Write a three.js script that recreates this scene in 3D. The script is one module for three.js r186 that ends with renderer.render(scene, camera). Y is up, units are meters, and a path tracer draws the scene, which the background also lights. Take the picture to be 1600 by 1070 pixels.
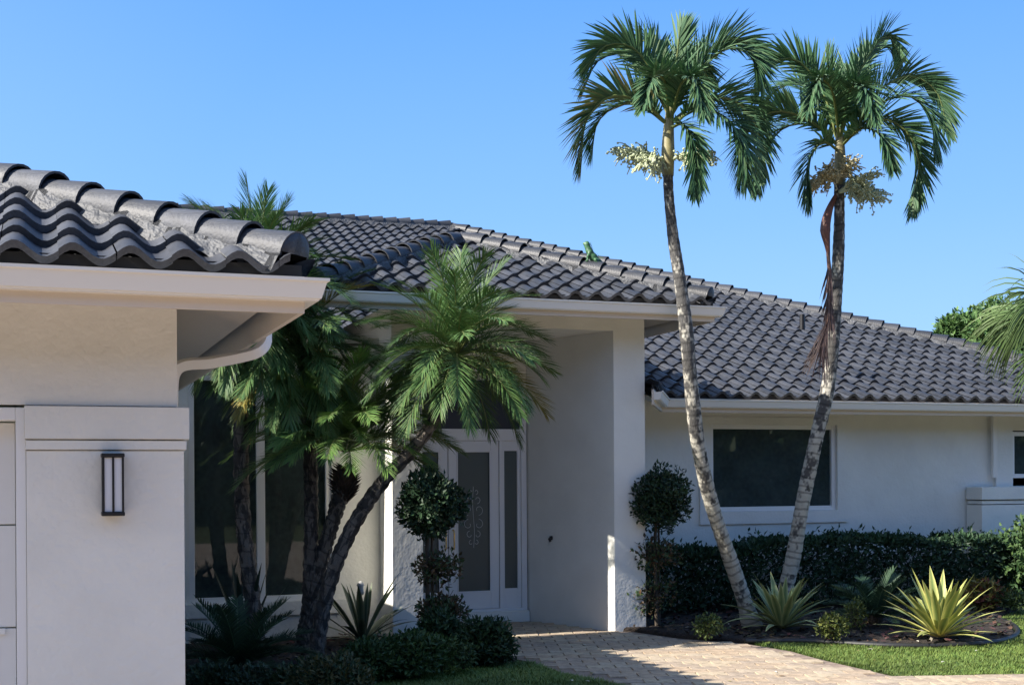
import * as THREE from 'three';
import { mergeGeometries, mergeVertices, toCreasedNormals } from 'three/addons/utils/BufferGeometryUtils.js';
import { RoundedBoxGeometry } from 'three/addons/geometries/RoundedBoxGeometry.js';
import { MarchingCubes } from 'three/addons/objects/MarchingCubes.js';

// ------------------------------------------------------------------ camera, sky, sun, exposure
const scene = new THREE.Scene();
const EYE = 2.0, FOC = 2050, PX = 800, PY = 745, YAW = 20 * Math.PI / 180, ROLL = 0.006;
const camera = new THREE.PerspectiveCamera(2 * Math.atan(745 / FOC) * 180 / Math.PI, 1600 / 1490, 0.1, 900);
camera.position.set(0, EYE, 0);
camera.rotation.set(0, -YAW, 0);
camera.rotateZ(-ROLL);
camera.setViewOffset(1600, 1490, 0, 0, 1600, 1070);
camera.updateMatrixWorld(true);

const SUN_EL = 34 * Math.PI / 180, SUN_AZ = 2.6 * Math.PI / 180;
const sunDir = new THREE.Vector3(-Math.cos(SUN_AZ) * Math.cos(SUN_EL), Math.sin(SUN_EL), Math.sin(SUN_AZ) * Math.cos(SUN_EL));
{ // clear sky: pale blue horizon to deeper zenith, with the soft aureole round the sun
  const W = 512, H = 256, data = new Float32Array(W * H * 4), d = new THREE.Vector3();
  const stops = [[-90, .30, .30, .29], [-2, .34, .36, .38], [0, .46, .70, .98], [5, .345, .60, .98], [11, .235, .49, .96], [20, .135, .365, .90], [40, .12, .27, .62], [90, .10, .22, .48]];
  for (let r = 0; r < H; r++) {
    const e = ((r + .5) / H - .5) * 180;
    let k = 0; while (k < stops.length - 2 && e > stops[k + 1][0]) k++;
    const a = stops[k], b = stops[k + 1], t = (e - a[0]) / (b[0] - a[0]);
    for (let c = 0; c < W; c++) {
      const az = ((c + .5) / W - .5) * 2 * Math.PI, er = e * Math.PI / 180;
      d.set(Math.cos(az) * Math.cos(er), Math.sin(er), Math.sin(az) * Math.cos(er));
      const cs = d.dot(sunDir), glow = e > -1 ? .9 * Math.exp((cs - 1) * 14) + .12 * Math.max(0, cs) : 0, o = (r * W + c) * 4;
      for (let i = 0; i < 3; i++) data[o + i] = .535 * (a[i + 1] + (b[i + 1] - a[i + 1]) * t) + glow * [1, .95, .85][i];
      data[o + 3] = 1;
    }
  }
  const t = new THREE.DataTexture(data, W, H, THREE.RGBAFormat, THREE.FloatType);
  t.mapping = THREE.EquirectangularReflectionMapping; t.magFilter = THREE.LinearFilter; t.minFilter = THREE.LinearFilter; t.needsUpdate = true;
  scene.background = t; scene.environment = t;
}
const sun = new THREE.DirectionalLight(new THREE.Color(1, .93, .83), 5);
sun.position.copy(sunDir).multiplyScalar(60).add(new THREE.Vector3(6, 0, -14));
sun.target.position.set(6, 0, -14);
sun.castShadow = true; sun.shadow.mapSize.set(4096, 4096);
Object.assign(sun.shadow.camera, { left: -25, right: 25, top: 25, bottom: -25, near: 1, far: 140 });
scene.add(sun, sun.target);
const renderer = new THREE.WebGLRenderer({ antialias: true });
renderer.toneMapping = THREE.LinearToneMapping;
renderer.toneMappingExposure = 2.3;
renderer.shadowMap.enabled = true;

// ------------------------------------------------------------------ helpers
const V = (x, y, z) => new THREE.Vector3(x, y, z);
function rng(seed) { let s = seed | 0; return () => { s = (s + 0x6d2b79f5) | 0; let t = Math.imul(s ^ (s >>> 15), 1 | s); t = (t + Math.imul(t ^ (t >>> 7), 61 | t)) ^ t; return ((t ^ (t >>> 14)) >>> 0) / 4294967296; }; }
const FWD = V(Math.sin(YAW), 0, -Math.cos(YAW)), RGT = V(Math.cos(YAW), 0, Math.sin(YAW));
function ray(x, y) { const u = x - PX, v = y - PY, c = Math.cos(ROLL), s = Math.sin(ROLL); return FWD.clone().addScaledVector(RGT, (c * u - s * v) / FOC).add(V(0, -(s * u + c * v) / FOC, 0)); }
function at(x, y, k) { // where a line of sight of the survey photo meets a plane of the plot
  const d = ray(x, y), t = k.Y !== undefined ? (k.Y - EYE) / d.y : k.Z !== undefined ? k.Z / d.z : k.X !== undefined ? k.X / d.x : k.D;
  return V(0, EYE, 0).addScaledVector(d, t);
}
function project(p) { const q = p.clone().sub(V(0, EYE, 0)), d = q.dot(FWD), a = q.dot(RGT) / d * FOC, b = -q.y / d * FOC, c = Math.cos(ROLL), s = Math.sin(ROLL); return [PX + c * a + s * b, PY - s * a + c * b, d]; }
const used = {};
function numbered(n) { const k = used[n] = (used[n] ?? -1) + 1; return k ? n + '_' + String(k).padStart(3, '0') : n; }
function thing(name, label, category, pos = V(0, 0, 0), group) {
  const o = new THREE.Group(); o.name = numbered(name); o.position.copy(pos); scene.add(o);
  o.userData = { label, category }; if (group) o.userData.group = group;
  return o;
}
function mesh(name, geo, mat, parent, extra) {
  const m = new THREE.Mesh(geo, mat); m.name = parent ? name : numbered(name); m.castShadow = m.receiveShadow = true;
  (parent ?? scene).add(m); if (extra) Object.assign(m.userData, extra);
  return m;
}
function grp(name, parent) { const g = new THREE.Group(); g.name = name; parent.add(g); return g; }
// mesh builder: positions, uv, colours, indexed per face
class MB {
  constructor() { this.p = []; this.uv = []; this.c = null; this.n = null; }
  tri(a, b, c, ca, cb, cc) { for (const q of [a, b, c]) this.p.push(q.x, q.y, q.z); if (ca) { this.c ??= []; for (const q of [ca, cb ?? ca, cc ?? ca]) this.c.push(q[0], q[1], q[2]); } return this; }
  quad(a, b, c, d, ca, cb, cc, cd) { this.tri(a, b, c, ca, cb ?? ca, cc ?? ca); return this.tri(a, c, d, ca, cc ?? ca, cd ?? ca); }
  geo(smooth = false) {
    let g = new THREE.BufferGeometry();
    g.setAttribute('position', new THREE.Float32BufferAttribute(this.p, 3));
    if (this.c) g.setAttribute('color', new THREE.Float32BufferAttribute(this.c, 3));
    if (smooth) g = mergeVertices(g, 1e-5);
    g.computeVertexNormals();
    return boxUV(g);
  }
}
function boxUV(g) { // uv in metres, by the main direction of each vertex normal
  const p = g.attributes.position, n = g.attributes.normal, uv = new Float32Array(p.count * 2);
  for (let i = 0; i < p.count; i++) {
    const x = Math.abs(n.getX(i)), y = Math.abs(n.getY(i)), z = Math.abs(n.getZ(i));
    if (y >= x && y >= z) { uv[2 * i] = p.getX(i); uv[2 * i + 1] = p.getZ(i); } else if (x >= z) { uv[2 * i] = p.getZ(i); uv[2 * i + 1] = p.getY(i); } else { uv[2 * i] = p.getX(i); uv[2 * i + 1] = p.getY(i); }
  }
  g.setAttribute('uv', new THREE.BufferAttribute(uv, 2));
  return g;
}
function box(x0, x1, y0, y1, z0, z1, r = 0) {
  const w = Math.abs(x1 - x0), h = Math.abs(y1 - y0), d = Math.abs(z1 - z0);
  const g = r ? new RoundedBoxGeometry(w, h, d, 2, r) : new THREE.BoxGeometry(w, h, d);
  g.translate((x0 + x1) / 2, (y0 + y1) / 2, (z0 + z1) / 2);
  return boxUV(g);
}
const strip = (gs) => gs.map((g) => { const q = g.index ? g.toNonIndexed() : g; for (const k of Object.keys(q.attributes)) if (!['position', 'normal', 'uv'].includes(k)) q.deleteAttribute(k); return q; });
const merge = (...gs) => mergeGeometries(strip(gs.flat()));
function prism(pts, y0, y1) { // plan polygon [x,z] between two heights
  const s = new THREE.Shape(pts.map(([x, z]) => new THREE.Vector2(x, -z)));
  const g = new THREE.ExtrudeGeometry(s, { depth: y1 - y0, bevelEnabled: false });
  g.rotateX(-Math.PI / 2).translate(0, y0, 0);
  return boxUV(g.toNonIndexed());
}
function sheet(pts, y) { const g = new THREE.ShapeGeometry(new THREE.Shape(pts.map(([x, z]) => new THREE.Vector2(x, -z)))); g.rotateX(-Math.PI / 2).translate(0, y, 0); return boxUV(g); }
function tube(pts, r, seg = 24, rad = 8, closed = false) { return new THREE.TubeGeometry(new THREE.CatmullRomCurve3(pts, closed), seg, r, rad, closed); }
function taper(pts, radii, seg = 40, rad = 12, bump) { // tapered trunk along points; radii interpolated; bump(t, angle) scales
  const cv = new THREE.CatmullRomCurve3(pts), mbp = [], uv = [], idx = [], fr = cv.computeFrenetFrames(seg, false);
  let len = cv.getLength();
  for (let i = 0; i <= seg; i++) {
    const t = i / seg, p = cv.getPointAt(t), f = t * (radii.length - 1), k = Math.min(radii.length - 2, Math.floor(f)), r = radii[k] + (radii[k + 1] - radii[k]) * (f - k);
    for (let j = 0; j <= rad; j++) {
      const a = j / rad * 2 * Math.PI, rr = r * (bump ? bump(t, a) : 1);
      const q = p.clone().addScaledVector(fr.normals[i], Math.cos(a) * rr).addScaledVector(fr.binormals[i], Math.sin(a) * rr);
      mbp.push(q.x, q.y, q.z); uv.push(j / rad, t * len);
      if (i < seg && j < rad) { const o = i * (rad + 1) + j; idx.push(o, o + 1, o + rad + 1, o + 1, o + rad + 2, o + rad + 1); }
    }
  }
  const g = new THREE.BufferGeometry(); g.setAttribute('position', new THREE.Float32BufferAttribute(mbp, 3)); g.setAttribute('uv', new THREE.Float32BufferAttribute(uv, 2)); g.setIndex(idx); g.computeVertexNormals();
  return g;
}
// a profile [out, up] swept along plan points [x, z] at height y with mitred corners; 'out' is to the right-hand side of travel
function sweep(path, y, prof, caps = true) {
  const n = path.length, ring = [], mb = new MB();
  for (let i = 0; i < n; i++) {
    const a = path[Math.max(0, i - 1)], b = path[i], c = path[Math.min(n - 1, i + 1)];
    const d1 = new THREE.Vector2(b[0] - a[0], b[1] - a[1]), d2 = new THREE.Vector2(c[0] - b[0], c[1] - b[1]);
    if (!d1.lengthSq()) d1.copy(d2); if (!d2.lengthSq()) d2.copy(d1);
    d1.normalize(); d2.normalize();
    const n1 = new THREE.Vector2(-d1.y, d1.x), n2 = new THREE.Vector2(-d2.y, d2.x), m = n1.clone().add(n2).normalize(); m.divideScalar(Math.max(.3, m.dot(n1)));
    ring.push(prof.map(([o, u]) => V(b[0] + m.x * o, y + u, b[1] + m.y * o)));
  }
  const k = prof.length;
  for (let i = 0; i < n - 1; i++) for (let j = 0; j < k; j++) mb.quad(ring[i][j], ring[i][(j + 1) % k], ring[i + 1][(j + 1) % k], ring[i + 1][j]);
  if (caps) for (const rg of [ring[0], ring[n - 1]]) { const f = THREE.ShapeUtils.triangulateShape(prof.map(([o, u]) => new THREE.Vector2(o, u)), []); for (const [a, b, c] of f) mb.tri(rg[a], rg[b], rg[c]); }
  return mb.geo();
}

// ------------------------------------------------------------------ textures and materials
function noiseTex(size, fn, srgb) {
  const d = new Uint8Array(size * size * 4);
  for (let y = 0; y < size; y++) for (let x = 0; x < size; x++) { const v = fn(x / size, y / size), o = (y * size + x) * 4; const a = Array.isArray(v) ? v : [v, v, v]; for (let c = 0; c < 3; c++) d[o + c] = Math.max(0, Math.min(255, a[c] * 255)); d[o + 3] = 255; }
  const t = new THREE.DataTexture(d, size, size); t.wrapS = t.wrapT = THREE.RepeatWrapping; t.magFilter = THREE.LinearFilter; t.minFilter = THREE.LinearMipmapLinearFilter; t.generateMipmaps = true; t.needsUpdate = true;
  if (srgb) t.colorSpace = THREE.SRGBColorSpace;
  return t;
}
function vnoise(seed) { // periodic value noise: f(x, y, period)
  const r = rng(seed), N = 256, tab = new Float32Array(N * N).map(() => r());
  return (x, y, per) => { const ix = Math.floor(x), iy = Math.floor(y), fx = x - ix, fy = y - iy, s = fx * fx * (3 - 2 * fx), t = fy * fy * (3 - 2 * fy), g = (a, b) => tab[(((a % per) + per) % per) + (((b % per) + per) % per) * N]; return (g(ix, iy) * (1 - s) + g(ix + 1, iy) * s) * (1 - t) + (g(ix, iy + 1) * (1 - s) + g(ix + 1, iy + 1) * s) * t; };
}
const n1 = vnoise(11), n2 = vnoise(12);
const fbm = (n, x, y, per, oct) => { let s = 0, a = .5, t = 0; for (let i = 0; i < oct; i++) { s += a * n(x * per, y * per, per); t += a; a *= .55; per *= 2; } return s / t; };
function rep(t, r) { const c = t.clone(); c.repeat.set(r, r); c.needsUpdate = true; return c; }
const stuccoBump = noiseTex(512, (x, y) => { const a = fbm(n1, x, y, 14, 4); return .5 * Math.pow(Math.max(0, Math.min(1, (a - .32) * 2.4)), .7) + .5 * fbm(n2, x, y, 48, 2); });
const stuccoCol = noiseTex(256, (x, y) => { const v = .82 + .22 * fbm(n2, x, y, 4, 5); return [v, v * .998, v * .995]; });
const grainBump = noiseTex(256, (x, y) => fbm(n1, x, y, 32, 3));
const blotch = noiseTex(256, (x, y) => { const v = .72 + .56 * (fbm(n2, x, y, 6, 4) - .5) + .3 * (n1(x * 64, y * 64, 64) - .5); return v; });
const L = (r, g, b) => new THREE.Color().setRGB(r, g, b);
const std = (o) => new THREE.MeshStandardMaterial(o);
const M = {
  stucco: std({ color: L(.80, .795, .745), map: rep(stuccoCol, .4), roughness: .9, bumpMap: rep(stuccoBump, .75), bumpScale: .006 }),
  smooth: std({ color: L(.80, .795, .745), map: rep(stuccoCol, .4), roughness: .9, bumpMap: rep(stuccoBump, .75), bumpScale: .0022 }),
  trim: std({ color: L(.78, .78, .77), roughness: .6, bumpMap: rep(grainBump, 1), bumpScale: .0006 }),
  gutter: std({ color: L(.79, .765, .71), roughness: .5 }),
  soffit: std({ color: L(.66, .58, .49), roughness: .8, bumpMap: rep(grainBump, 1.5), bumpScale: .001 }),
  deck: std({ color: L(.02, .02, .022), roughness: .9 }),
  door: std({ color: L(.72, .72, .72), roughness: .45 }),
  glass: new THREE.MeshPhysicalMaterial({ color: L(.9, .94, .94), roughness: .02, transmission: 1, thickness: 0, ior: 1.45, specularIntensity: .8 }),
  frost: new THREE.MeshPhysicalMaterial({ color: L(.20, .28, .28), roughness: .35, transmission: .75, thickness: 0, ior: 1.5, bumpMap: rep(grainBump, 6), bumpScale: .001 }),
  screen: std({ color: L(.012, .02, .035), roughness: .35 }),
  blind: std({ color: L(.065, .078, .076), roughness: .9, map: rep(blotch, .4) }),
  black: std({ color: L(.012, .012, .014), roughness: .45, metalness: .2 }),
  lampGlass: std({ color: L(.72, .74, .78), roughness: .4 }),
  brass: std({ color: L(.75, .55, .22), roughness: .25, metalness: 1 }),
  inside: std({ color: L(.18, .17, .16), roughness: .9 }),
  mulch: std({ color: L(.035, .024, .018), roughness: 1, map: rep(blotch, 1.3), bumpMap: rep(stuccoBump, 2), bumpScale: .03 }),
  lawn: std({ color: L(.075, .095, .022), roughness: 1, map: rep(blotch, .5), bumpMap: rep(stuccoBump, 3), bumpScale: .02 }),
  drive: std({ color: L(.42, .33, .26), roughness: .9, map: rep(blotch, .7) }),
  leaf: new THREE.MeshPhysicalMaterial({ color: L(1, 1, 1), vertexColors: true, roughness: .5, side: THREE.DoubleSide, transmission: .22, thickness: 0, specularIntensity: .6 }),
  gloss: new THREE.MeshPhysicalMaterial({ color: L(1, 1, 1), vertexColors: true, roughness: .58, side: THREE.DoubleSide, transmission: .24, thickness: 0, specularIntensity: .6 }),
  dry: std({ color: L(1, 1, 1), vertexColors: true, roughness: .9, side: THREE.DoubleSide }),
  bark: std({ color: L(.085, .065, .05), roughness: .95, map: rep(blotch, 3), bumpMap: rep(stuccoBump, 3), bumpScale: .02 }),
  stem: std({ color: L(.07, .055, .04), roughness: .9 }),
  edging: std({ color: L(.02, .02, .02), roughness: .5 }),
  plastic: std({ color: L(.45, .45, .43), roughness: .5 }),
};
const tileMats = [.038, .046, .052, .061].map((v, i) => std({ color: L(v * .90, v * .98, v * 1.20), roughness: .5 + .03 * i, map: rep(blotch, 1.1 + .3 * i), bumpMap: rep(grainBump, 2.2), bumpScale: .0022 }));
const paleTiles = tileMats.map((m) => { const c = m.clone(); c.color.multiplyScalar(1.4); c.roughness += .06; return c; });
const mortarMat = std({ color: L(.085, .09, .10), roughness: .62, map: rep(blotch, 2), bumpMap: rep(stuccoBump, 1.1), bumpScale: .016 });

// ------------------------------------------------------------------ the ground
const far = 260;
mesh('lawn_ground', sheet([[-far, far], [far, far], [far, -far], [-far, -far]], -.012), M.lawn, null, { kind: 'structure' });
mesh('driveway', sheet([[-9, -7.74], [2.2, -7.74], [3.6, -9.6], [5.3, -11.0], [7.95, -10.8], [9.3, -10.6], [26, -10.4], [26, 9], [-9, 9]], -.004), M.drive, null, { kind: 'structure' });
const pathPts = [[4.3, -16.94], [6.46, -16.94], [7.0, -15.39], [7.19, -15.33], [7.42, -14.44], [7.92, -13.69], [8.05, -12.9], [7.99, -12.25], [7.98, -10.88], [9.31, -10.58], [5.35, -11.0], [5.0, -12.4], [5.02, -13.26], [4.75, -14.2], [4.44, -14.94]];
const path = grp('path', scene); path.userData.kind = 'structure';
mesh('sand_bed', sheet(pathPts, .002), std({ color: L(.30, .23, .18), roughness: 1, map: rep(blotch, 2) }), path);
function inside(pts, x, z) { let c = false; for (let i = 0, j = pts.length - 1; i < pts.length; j = i++) { const [a, b] = pts[i], [d, e] = pts[j]; if ((b > z) !== (e > z) && x < (d - a) * (z - b) / (e - b) + a) c = !c; } return c; }
{ // concrete pavers, laid in staggered rows turned a little against the house
  const r = rng(5), PW = .30, PD = .20, cs = Math.cos(.3), sn = Math.sin(.3), big = [...pathPts], cells = [];
  const zone = [[4.3, -16.94], [6.46, -16.94], [7.0, -15.39], [7.19, -15.33], [7.42, -14.44], [7.92, -13.69], [8.05, -12.9], [7.99, -12.25], [7.98, -10.88], [9.31, -10.58], [26, -10.4], [26, -4], [3, -4], [3.4, -9.7], [5.35, -11.0], [5.0, -12.4], [5.02, -13.26], [4.75, -14.2], [4.44, -14.94]];
  const mats = [[.51, .39, .27], [.46, .36, .26], [.53, .43, .30], [.45, .36, .27], [.50, .41, .30]].map(([a, b, c]) => std({ color: L(a, b, c), roughness: .9, map: rep(blotch, 2.5), bumpMap: rep(grainBump, 6), bumpScale: .002 }));
  for (let i = -90; i < 110; i++) for (let j = -90; j < 90; j++) {
    const u = i * PW + (j & 1 ? PW / 2 : 0), v = j * PD, x = 6 + u * cs - v * sn, z = -12 + u * sn + v * cs;
    if (z > -7 || x > 20) continue;
    let ok = true; for (const [du, dv] of [[-.46, -.46], [.46, -.46], [.46, .46], [-.46, .46]]) { const a = du * PW, b = dv * PD; ok &&= inside(zone, x + a * cs - b * sn, z + a * sn + b * cs); }
    if (!ok) continue;
    const q = project(V(x, 0, z));
    cells.push({ x, z, seen: q[0] > -20 && q[0] < 1620 && q[1] < 1090, d: q[2], k: Math.floor(r() * 5), h: (r() - .5) * .006, a: (r() - .5) * .03, s: .94 + r() * .03 });
  }
  cells.sort((a, b) => (b.seen - a.seen) || (a.d - b.d));
  const shared = mats.map((_, k) => { const g = boxUV(new RoundedBoxGeometry(PW, .03, PD, 1, .006)); g.translate(0, 0, 0); const uv = g.attributes.uv; for (let i = 0; i < uv.count; i++) uv.setXY(i, uv.getX(i) + k * .37, uv.getY(i) + k * .53); return g; });
  const rest = mats.map(() => []);
  cells.forEach((c, i) => {
    if (i < 300) { const m = mesh('paver', shared[c.k], mats[c.k], path); m.position.set(c.x, .002 + c.h, c.z); m.rotation.y = -.3 + c.a; m.scale.set(c.s, 1, c.s); }
    else if (c.seen || i < 2600) rest[c.k].push(shared[c.k].clone().scale(c.s, 1, c.s).rotateY(-.3 + c.a).translate(c.x, .002 + c.h, c.z));
  });
  rest.forEach((g, k) => g.length && mesh('far_pavers', merge(g), mats[k], path, { kind: 'stuff' }));
}
// planting beds: mulch mounds
function bed(name, pts, h) {
  const s = new THREE.Shape(pts.map(([x, z]) => new THREE.Vector2(x, -z)));
  const g = new THREE.ExtrudeGeometry(s, { depth: .005, bevelEnabled: true, bevelThickness: h - .005, bevelSize: .06, bevelOffset: -.06, bevelSegments: 3 });
  g.rotateX(-Math.PI / 2).translate(0, 0, 0); boxUV(g);
  return mesh(name, g, M.mulch, null, { kind: 'structure' });
}
const edgePx = [[1165, 1003], [1260, 1003], [1400, 1010], [1500, 1009], [1556, 1004], [1588, 993], [1584, 978], [1556, 966], [1600, 950]].map(([x, y]) => { const p = at(x, y, { Y: .02 }); return [p.x, p.z]; });
const bedRight = [[7.45, -17.6], [7.45, -15.4], [7.06, -15.42], [7.24, -15.32], [7.45, -14.5], ...edgePx, [17, -16.6], [17, -17.6]];
bed('mulch_bed_right', bedRight, .055);
const bedLeft = [[.9, -15.9], [.95, -11.6], [2.2, -12.2], [3.2, -12.75], [4.3, -13.25], [4.9, -13.3], [4.7, -14.2], [4.4, -15.0], [4.4, -15.35], [4.02, -15.35], [4.02, -15.95]];
bed('mulch_bed_left', bedLeft, .055);
{ // loose bark chips on the beds
  const r = rng(77), mb = new MB();
  for (const [pts, n] of [[bedRight, 3600], [bedLeft, 1500]]) {
    const xs = pts.map((p) => p[0]), zs = pts.map((p) => p[1]), x0 = Math.min(...xs), x1 = Math.max(...xs), z0 = Math.min(...zs), z1 = Math.max(...zs);
    for (let i = 0; i < n; i++) {
      const x = x0 + r() * (x1 - x0), z = z0 + r() * (z1 - z0); if (!inside(pts, x, z)) continue;
      const a = r() * 6.28, l = .012 + r() * .04, w = .008 + r() * .014, y = .055 + r() * .012, t = (r() - .5) * .03, pale = r() < .04;
      const c = pale ? [.3, .26, .2] : [.03 + r() * .05, .02 + r() * .035, .014 + r() * .02];
      const u = V(Math.cos(a) * l, t, Math.sin(a) * l), v = V(-Math.sin(a) * w, (r() - .5) * .02, Math.cos(a) * w), p = V(x, y + .012, z);
      mb.quad(p.clone().sub(u).sub(v), p.clone().add(u).sub(v), p.clone().add(u).add(v), p.clone().sub(u).add(v), c);
    }
  }
  mesh('bark_chips', mb.geo(), M.dry, null, { kind: 'stuff', label: 'dark bark chips scattered over the planting beds', category: 'mulch' });
}
mesh('bed_edging', tube(edgePx.slice(0, 8).map(([x, z]) => V(x, .03, z)), .032, 80, 8), M.edging, null, { label: 'black plastic edging strip round the front of the right planting bed', category: 'edging' });

// ------------------------------------------------------------------ the house
const house = thing('house', 'white stucco single storey house with dark grey barrel tile roofs and recessed entry', 'house');
const TAN = .4163, PHI = Math.atan(TAN);
{ // walls
  const W = (geo) => mesh('wall', geo, M.stucco, house);
  W(box(-8, .77, 2.415, 3.32, -7.98, -7.73));                       // over the garage door
  W(box(-.045, .805, 0, 2.16, -7.98, -7.725));                      // garage pier
  W(box(-8, -5.4, 0, 2.4, -7.98, -7.73));
  mesh('wall_band', box(-.055, .835, 2.225, 2.41, -8.0, -7.695, .006), M.stucco, house);
  mesh('wall_band', box(-.05, .82, 2.165, 2.22, -8.0, -7.71, .006), M.stucco, house);
  W(box(.52, .77, 0, 3.3, -14.2, -7.99));                           // garage side
  W(box(-8, .77, 0, 3.3, -14.45, -14.21));
  W(box(-9, -.7, 0, 3.1, -16.0, -14.46));                           // link
  W(box(-9, 1.72, 0, 3.75, -16.25, -16.01)); W(box(3.45, 4.3, 0, 3.75, -16.25, -16.0));    // left window wall
  W(box(1.72, 3.45, 0, .5, -16.25, -16.0)); W(box(1.72, 3.45, 3.25, 3.75, -16.25, -16.0));
  mesh('wall', prism([[4.06, -15.39], [4.44, -15.39], [4.3, -17.3], [4.3, -18], [4.06, -18]], 0, 3.87), M.smooth, house);
  mesh('wall', prism([[7.0, -15.39], [7.44, -15.39], [7.44, -18], [6.43, -18], [6.43, -16.97]], 0, 3.87), M.smooth, house);
  W(box(4.06, 7.44, 3.87, 4.42, -15.75, -15.39));
  W(box(4.06, 7.44, 3.872, 4.1, -18, -15.76));                      // entry ceiling
  W(box(4.3, 6.43, 3.4, 3.87, -17.3, -17.06));                      // above the transom
  W(box(7.44, 9.62, 0, 3.2, -17.9, -17.65)); W(box(11.86, 14.9, 0, 3.2, -17.9, -17.65)); W(box(9.62, 11.86, 0, 1.45, -17.9, -17.65)); W(box(9.62, 11.86, 2.78, 3.2, -17.9, -17.65));
  W(box(14.9, 15.24, 0, 3.2, -17.85, -17.58)); W(box(15.24, 17.7, 0, 1.8, -17.9, -17.65)); W(box(15.24, 17.7, 2.72, 3.2, -17.9, -17.65)); W(box(17.5, 17.75, 0, 3.2, -37, -17.91));
  W(box(-9, 17.75, 0, 3.2, -37.25, -37)); W(box(-9, -8.75, 0, 3.2, -37, -16.26));
  // rooms behind the windows
  mesh('wall', box(1.0, 4.0, 0, 3.7, -19.6, -19.5), M.inside, house); mesh('wall', box(8.5, 13.5, 0, 3.1, -21.1, -21), M.inside, house);
  mesh('ceiling', box(-8.7, 17.4, 3.22, 3.26, -36.9, -18.05), M.inside, house);
  mesh('entry_step', box(4.35, 6.42, 0, .155, -17.3, -16.95, .008), M.stucco, house);
}
{ // low apron wall under the far right window, with two grooves
  mesh('apron_wall', box(14.33, 18.5, 0, 1.50, -17.62, -17.25), M.stucco, house);
  mesh('apron_wall', box(14.35, 18.5, 1.515, 1.57, -17.62, -17.27), M.stucco, house);
  mesh('apron_ledge', box(14.32, 18.5, 1.585, 1.79, -17.62, -17.235, .008), M.stucco, house);
}
// windows
function windowUnit(x0, x1, y0, y1, z, mulls, trimW, name = 'window') {
  const g = grp(name, house), fw = .07;
  const fr = [box(x0, x0 + fw, y0, y1, z - .09, z - .02, .006), box(x1 - fw, x1, y0, y1, z - .09, z - .02, .006), box(x0 + fw, x1 - fw, y0, y0 + fw, z - .09, z - .021, .006), box(x0 + fw, x1 - fw, y1 - fw, y1, z - .09, z - .021, .006)];
  for (const m of mulls) fr.push(box(m - .05, m + .05, y0 + fw, y1 - fw, z - .088, z - .018, .006));
  mesh('frame', merge(fr), M.trim, g);
  const xs = [x0 + fw, ...mulls.flatMap((m) => [m - .05, m + .05]), x1 - fw];
  for (let i = 0; i < xs.length; i += 2) mesh('pane', box(xs[i], xs[i + 1], y0 + fw, y1 - fw, z - .062, z - .054), M.glass, g), mesh('blind', box(xs[i], xs[i + 1], y0 + fw, y1 - fw, z - .084, z - .078), M.blind, g);
  if (trimW) mesh('trim', merge(box(x0 - trimW, x1 + trimW, y0 - trimW, y0, z, z + .035), box(x0 - trimW, x1 + trimW, y1, y1 + trimW * .6, z, z + .035), box(x0 - trimW, x0, y0, y1, z, z + .034), box(x1, x1 + trimW, y0, y1, z, z + .034)), M.stucco, g);
  return g;
}
windowUnit(9.62, 11.86, 1.45, 2.78, -17.65, [], .19);
{ const g = windowUnit(1.72, 3.45, .5, 3.25, -16.0, [2.58], 0); mesh('sill', box(1.0, 3.62, .335, .5, -16.0, -15.95), M.stucco, g); }
windowUnit(15.24, 17.4, 1.93, 2.7, -17.6, [16.2], 0);
{ // left light behind the pier side of the bay
  windowUnit(.9, 1.6, .5, 3.25, -15.97, [], 0);
}
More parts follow.
